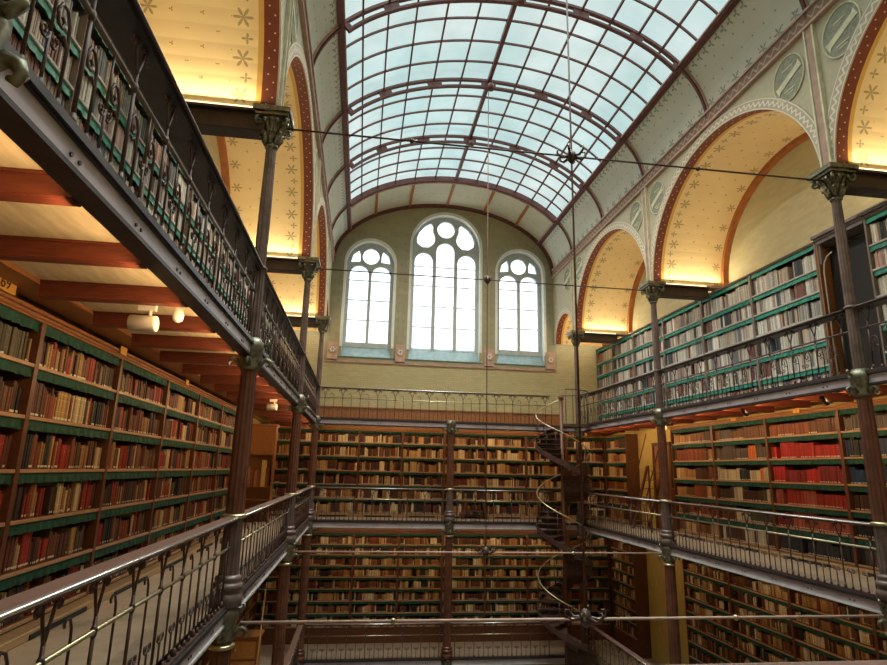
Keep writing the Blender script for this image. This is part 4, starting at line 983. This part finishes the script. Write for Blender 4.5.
for k in range(2):
    b = MB(); hh = 1.35; t = .075; b.cc = (.62, .52, .32); b.box(-t/2, t/2, -.25, 0, 0, hh); q = b.build('tall_folder', 'book_cloth', None, label='tall cream folder standing by the library steps, %s' % ('next to the bookcase' if k == 0 else 'beside its twin'), category='folder', group='tall cream folders', kind='thing'); q.location = (FRX + .15, 17.4 + k*.12, -.4)
    q.rotation_euler = (0, 0, pi/2)
o = thing('wall_shelf', 'narrow dark shelf box carrying tall cream folders', 'shelf', (FRX + .05, 17.32, ZM)); b = MB(); b.box(0, .36, 0, .32, 0, 1.3); b.build('body', 'oak_dark', o); b = MB(); b.box(-.02, .38, -.0, .34, 1.3, 1.318); b.build('top', 'oak', o)
o = thing('notice_box', 'small dark notice box high on the yellow wall above the folders', 'notice', (WRX - .12, 17.6, .85)); b = MB(); b.box(0, .1, 0, .3, 0, .5); b.build('body', 'oak_dark', o); b = MB(); b.box(-.01, 0, .1, .18, .34, .42); b.build('tag', 'paper_white', o)
# white chair at the back corner
o = thing('white_chair', 'small white painted chair on the middle gallery behind the spiral stair', 'chair', (8.75, 21.4, ZM), radians(20))
b = MB(); b.bbox(-.21, .21, -.2, .2, .42, .46, .01); b.build('seat', 'lamp_white', o)
for sx in (-1, 1):
    for sy in (-1, 1): b = MB(); b.tube([(sx*.19, sy*.18, 0), (sx*.18, sy*.17, .43)], [.014, .018], 6); b.build('leg', 'lamp_white', o)
b = MB(); b.tube([(-.18, .18, .45), (-.19, .23, .85), (-.12, .25, .93), (.12, .25, .93), (.19, .23, .85), (.18, .18, .45)], .022, 7); b.tube([(-.18, .21, .65), (.18, .21, .65)], .018, 6); b.build('backrest', 'lamp_white', o)
# low step stool and reading bench at the end gallery
o = thing('step_stool', 'low brown wooden step stool before the end bookcases of the middle gallery', 'step stool', (4.25, 22.0, ZM))
for s in (-1, 1):
    b = MB(); b.prism([(-.5 if s < 0 else .5, 0), (-.4 if s < 0 else .4, 0), (-.27 if s < 0 else .27, .60), (-.37 if s < 0 else .37, .60)], lambda a, c, k: (a, k, c), -.2, .2); b.build('leg', 'oak_dark', o)
b = MB(); b.bbox(-.40, .40, -.22, .22, .60, .64, .01); b.build('top', 'oak_dark', o); b = MB(); b.box(-.44, .44, -.18, .18, .27, .31); b.build('step', 'oak_dark', o)
# cabinet standing across the far aisle end opposite the stair
o = thing('tall_cabinet', 'tall brown cabinet across the aisle end, narrow volumes below its plain panel', 'cabinet', (-3.3, 19.6, ZM))
b = MB(); b.box(-.38, -.34, 0, .4, 0, 2.95); b.box(.55, .59, 0, .4, 0, 2.95); b.build('side_panel', 'oak', o); b = MB(); b.box(-.34, .55, .38, .4, 0, 2.95); b.build('back_panel', 'oak', o)
b = MB(); b.box(-.34, .55, 0, .03, 2.05, 2.95); b.build('front_panel', 'oak', o); b = MB(); b.bbox(-.42, .63, -.04, .42, 2.95, 3.02, .012); b.build('cornice', 'oak', o)
for z in (.25, .65, 1.05): b = MB(); b.box(-.34, .55, 0, .38, z, z + .03); b.build('shelf', 'oak', o)
x = -3.6
for k in range(11):
    t = .06 if k != 8 else .13; h = (.5 + .12*((k*7) % 5)/5) if k != 8 else .82; c = [(.3, .08, .03), (.16, .04, .02), (.4, .2, .08)][k % 3] if k != 8 else (.62, .44, .16)
    b = MB(); b.cc = c; b.box(-t/2, t/2, -.12, .12, 0, h); q = b.build('large_volume', 'book_cloth', None, kind='thing', category='book', group='large volumes in the tall cabinet', label=('tall yellow volume standing in the brown cabinet at the aisle end' if k == 8 else 'large %s volume in the tall cabinet, %s from the wall' % (('rust', 'dark brown', 'tan')[k % 3], ordn(k)))); q.location = (x + t/2, 19.78, ZM + 1.081); x += t + .006
# drawer cabinet, leaning pole and stair rail on the lowest gallery opposite the stair
o = thing('drawer_cabinet', 'orange-brown cabinet of drawers on the lowest gallery opposite the stair', 'drawer cabinet', (-2.55, 14.9, ZL))
b = MB(); b.bbox(-.5, .5, 0, .5, 0, 2.15, .01); b.build('body', 'oak', o); b = MB(); b.bbox(-.55, .55, -.05, .52, 2.15, 2.2, .01); b.build('top', 'oak', o)
for k in range(5):
    b = MB(); b.bbox(-.45, .45, -.025, 0, .08 + k*.41, .44 + k*.41, .008); dwr = b.build('drawer', 'oak_orange', o); b = MB(); b.lathe([(.012, 0), (.03, .01), (.03, .02), (.01, .03)], (0, 0, 0), 8); kn = b.build('knob', 'brass', dwr); kn.rotation_euler = (pi/2, 0, 0); kn.location = (0, -.022, .27 + k*.41)
o = thing('leaning_pole', 'thin orange-brown pole leaning near the drawer cabinet', 'pole', (-1.95, 14.5, ZL)); b = MB(); b.tube([(-.1, -.0, .0), (.0, .1, 3.2)], .02, 7); b.build('shaft', 'oak_orange', o); b = MB(); b.lathe([(.022, 0), (.026, .02), (.022, .04)], (.0, .1, 3.2), 7); b.build('tip', 'brass', o)
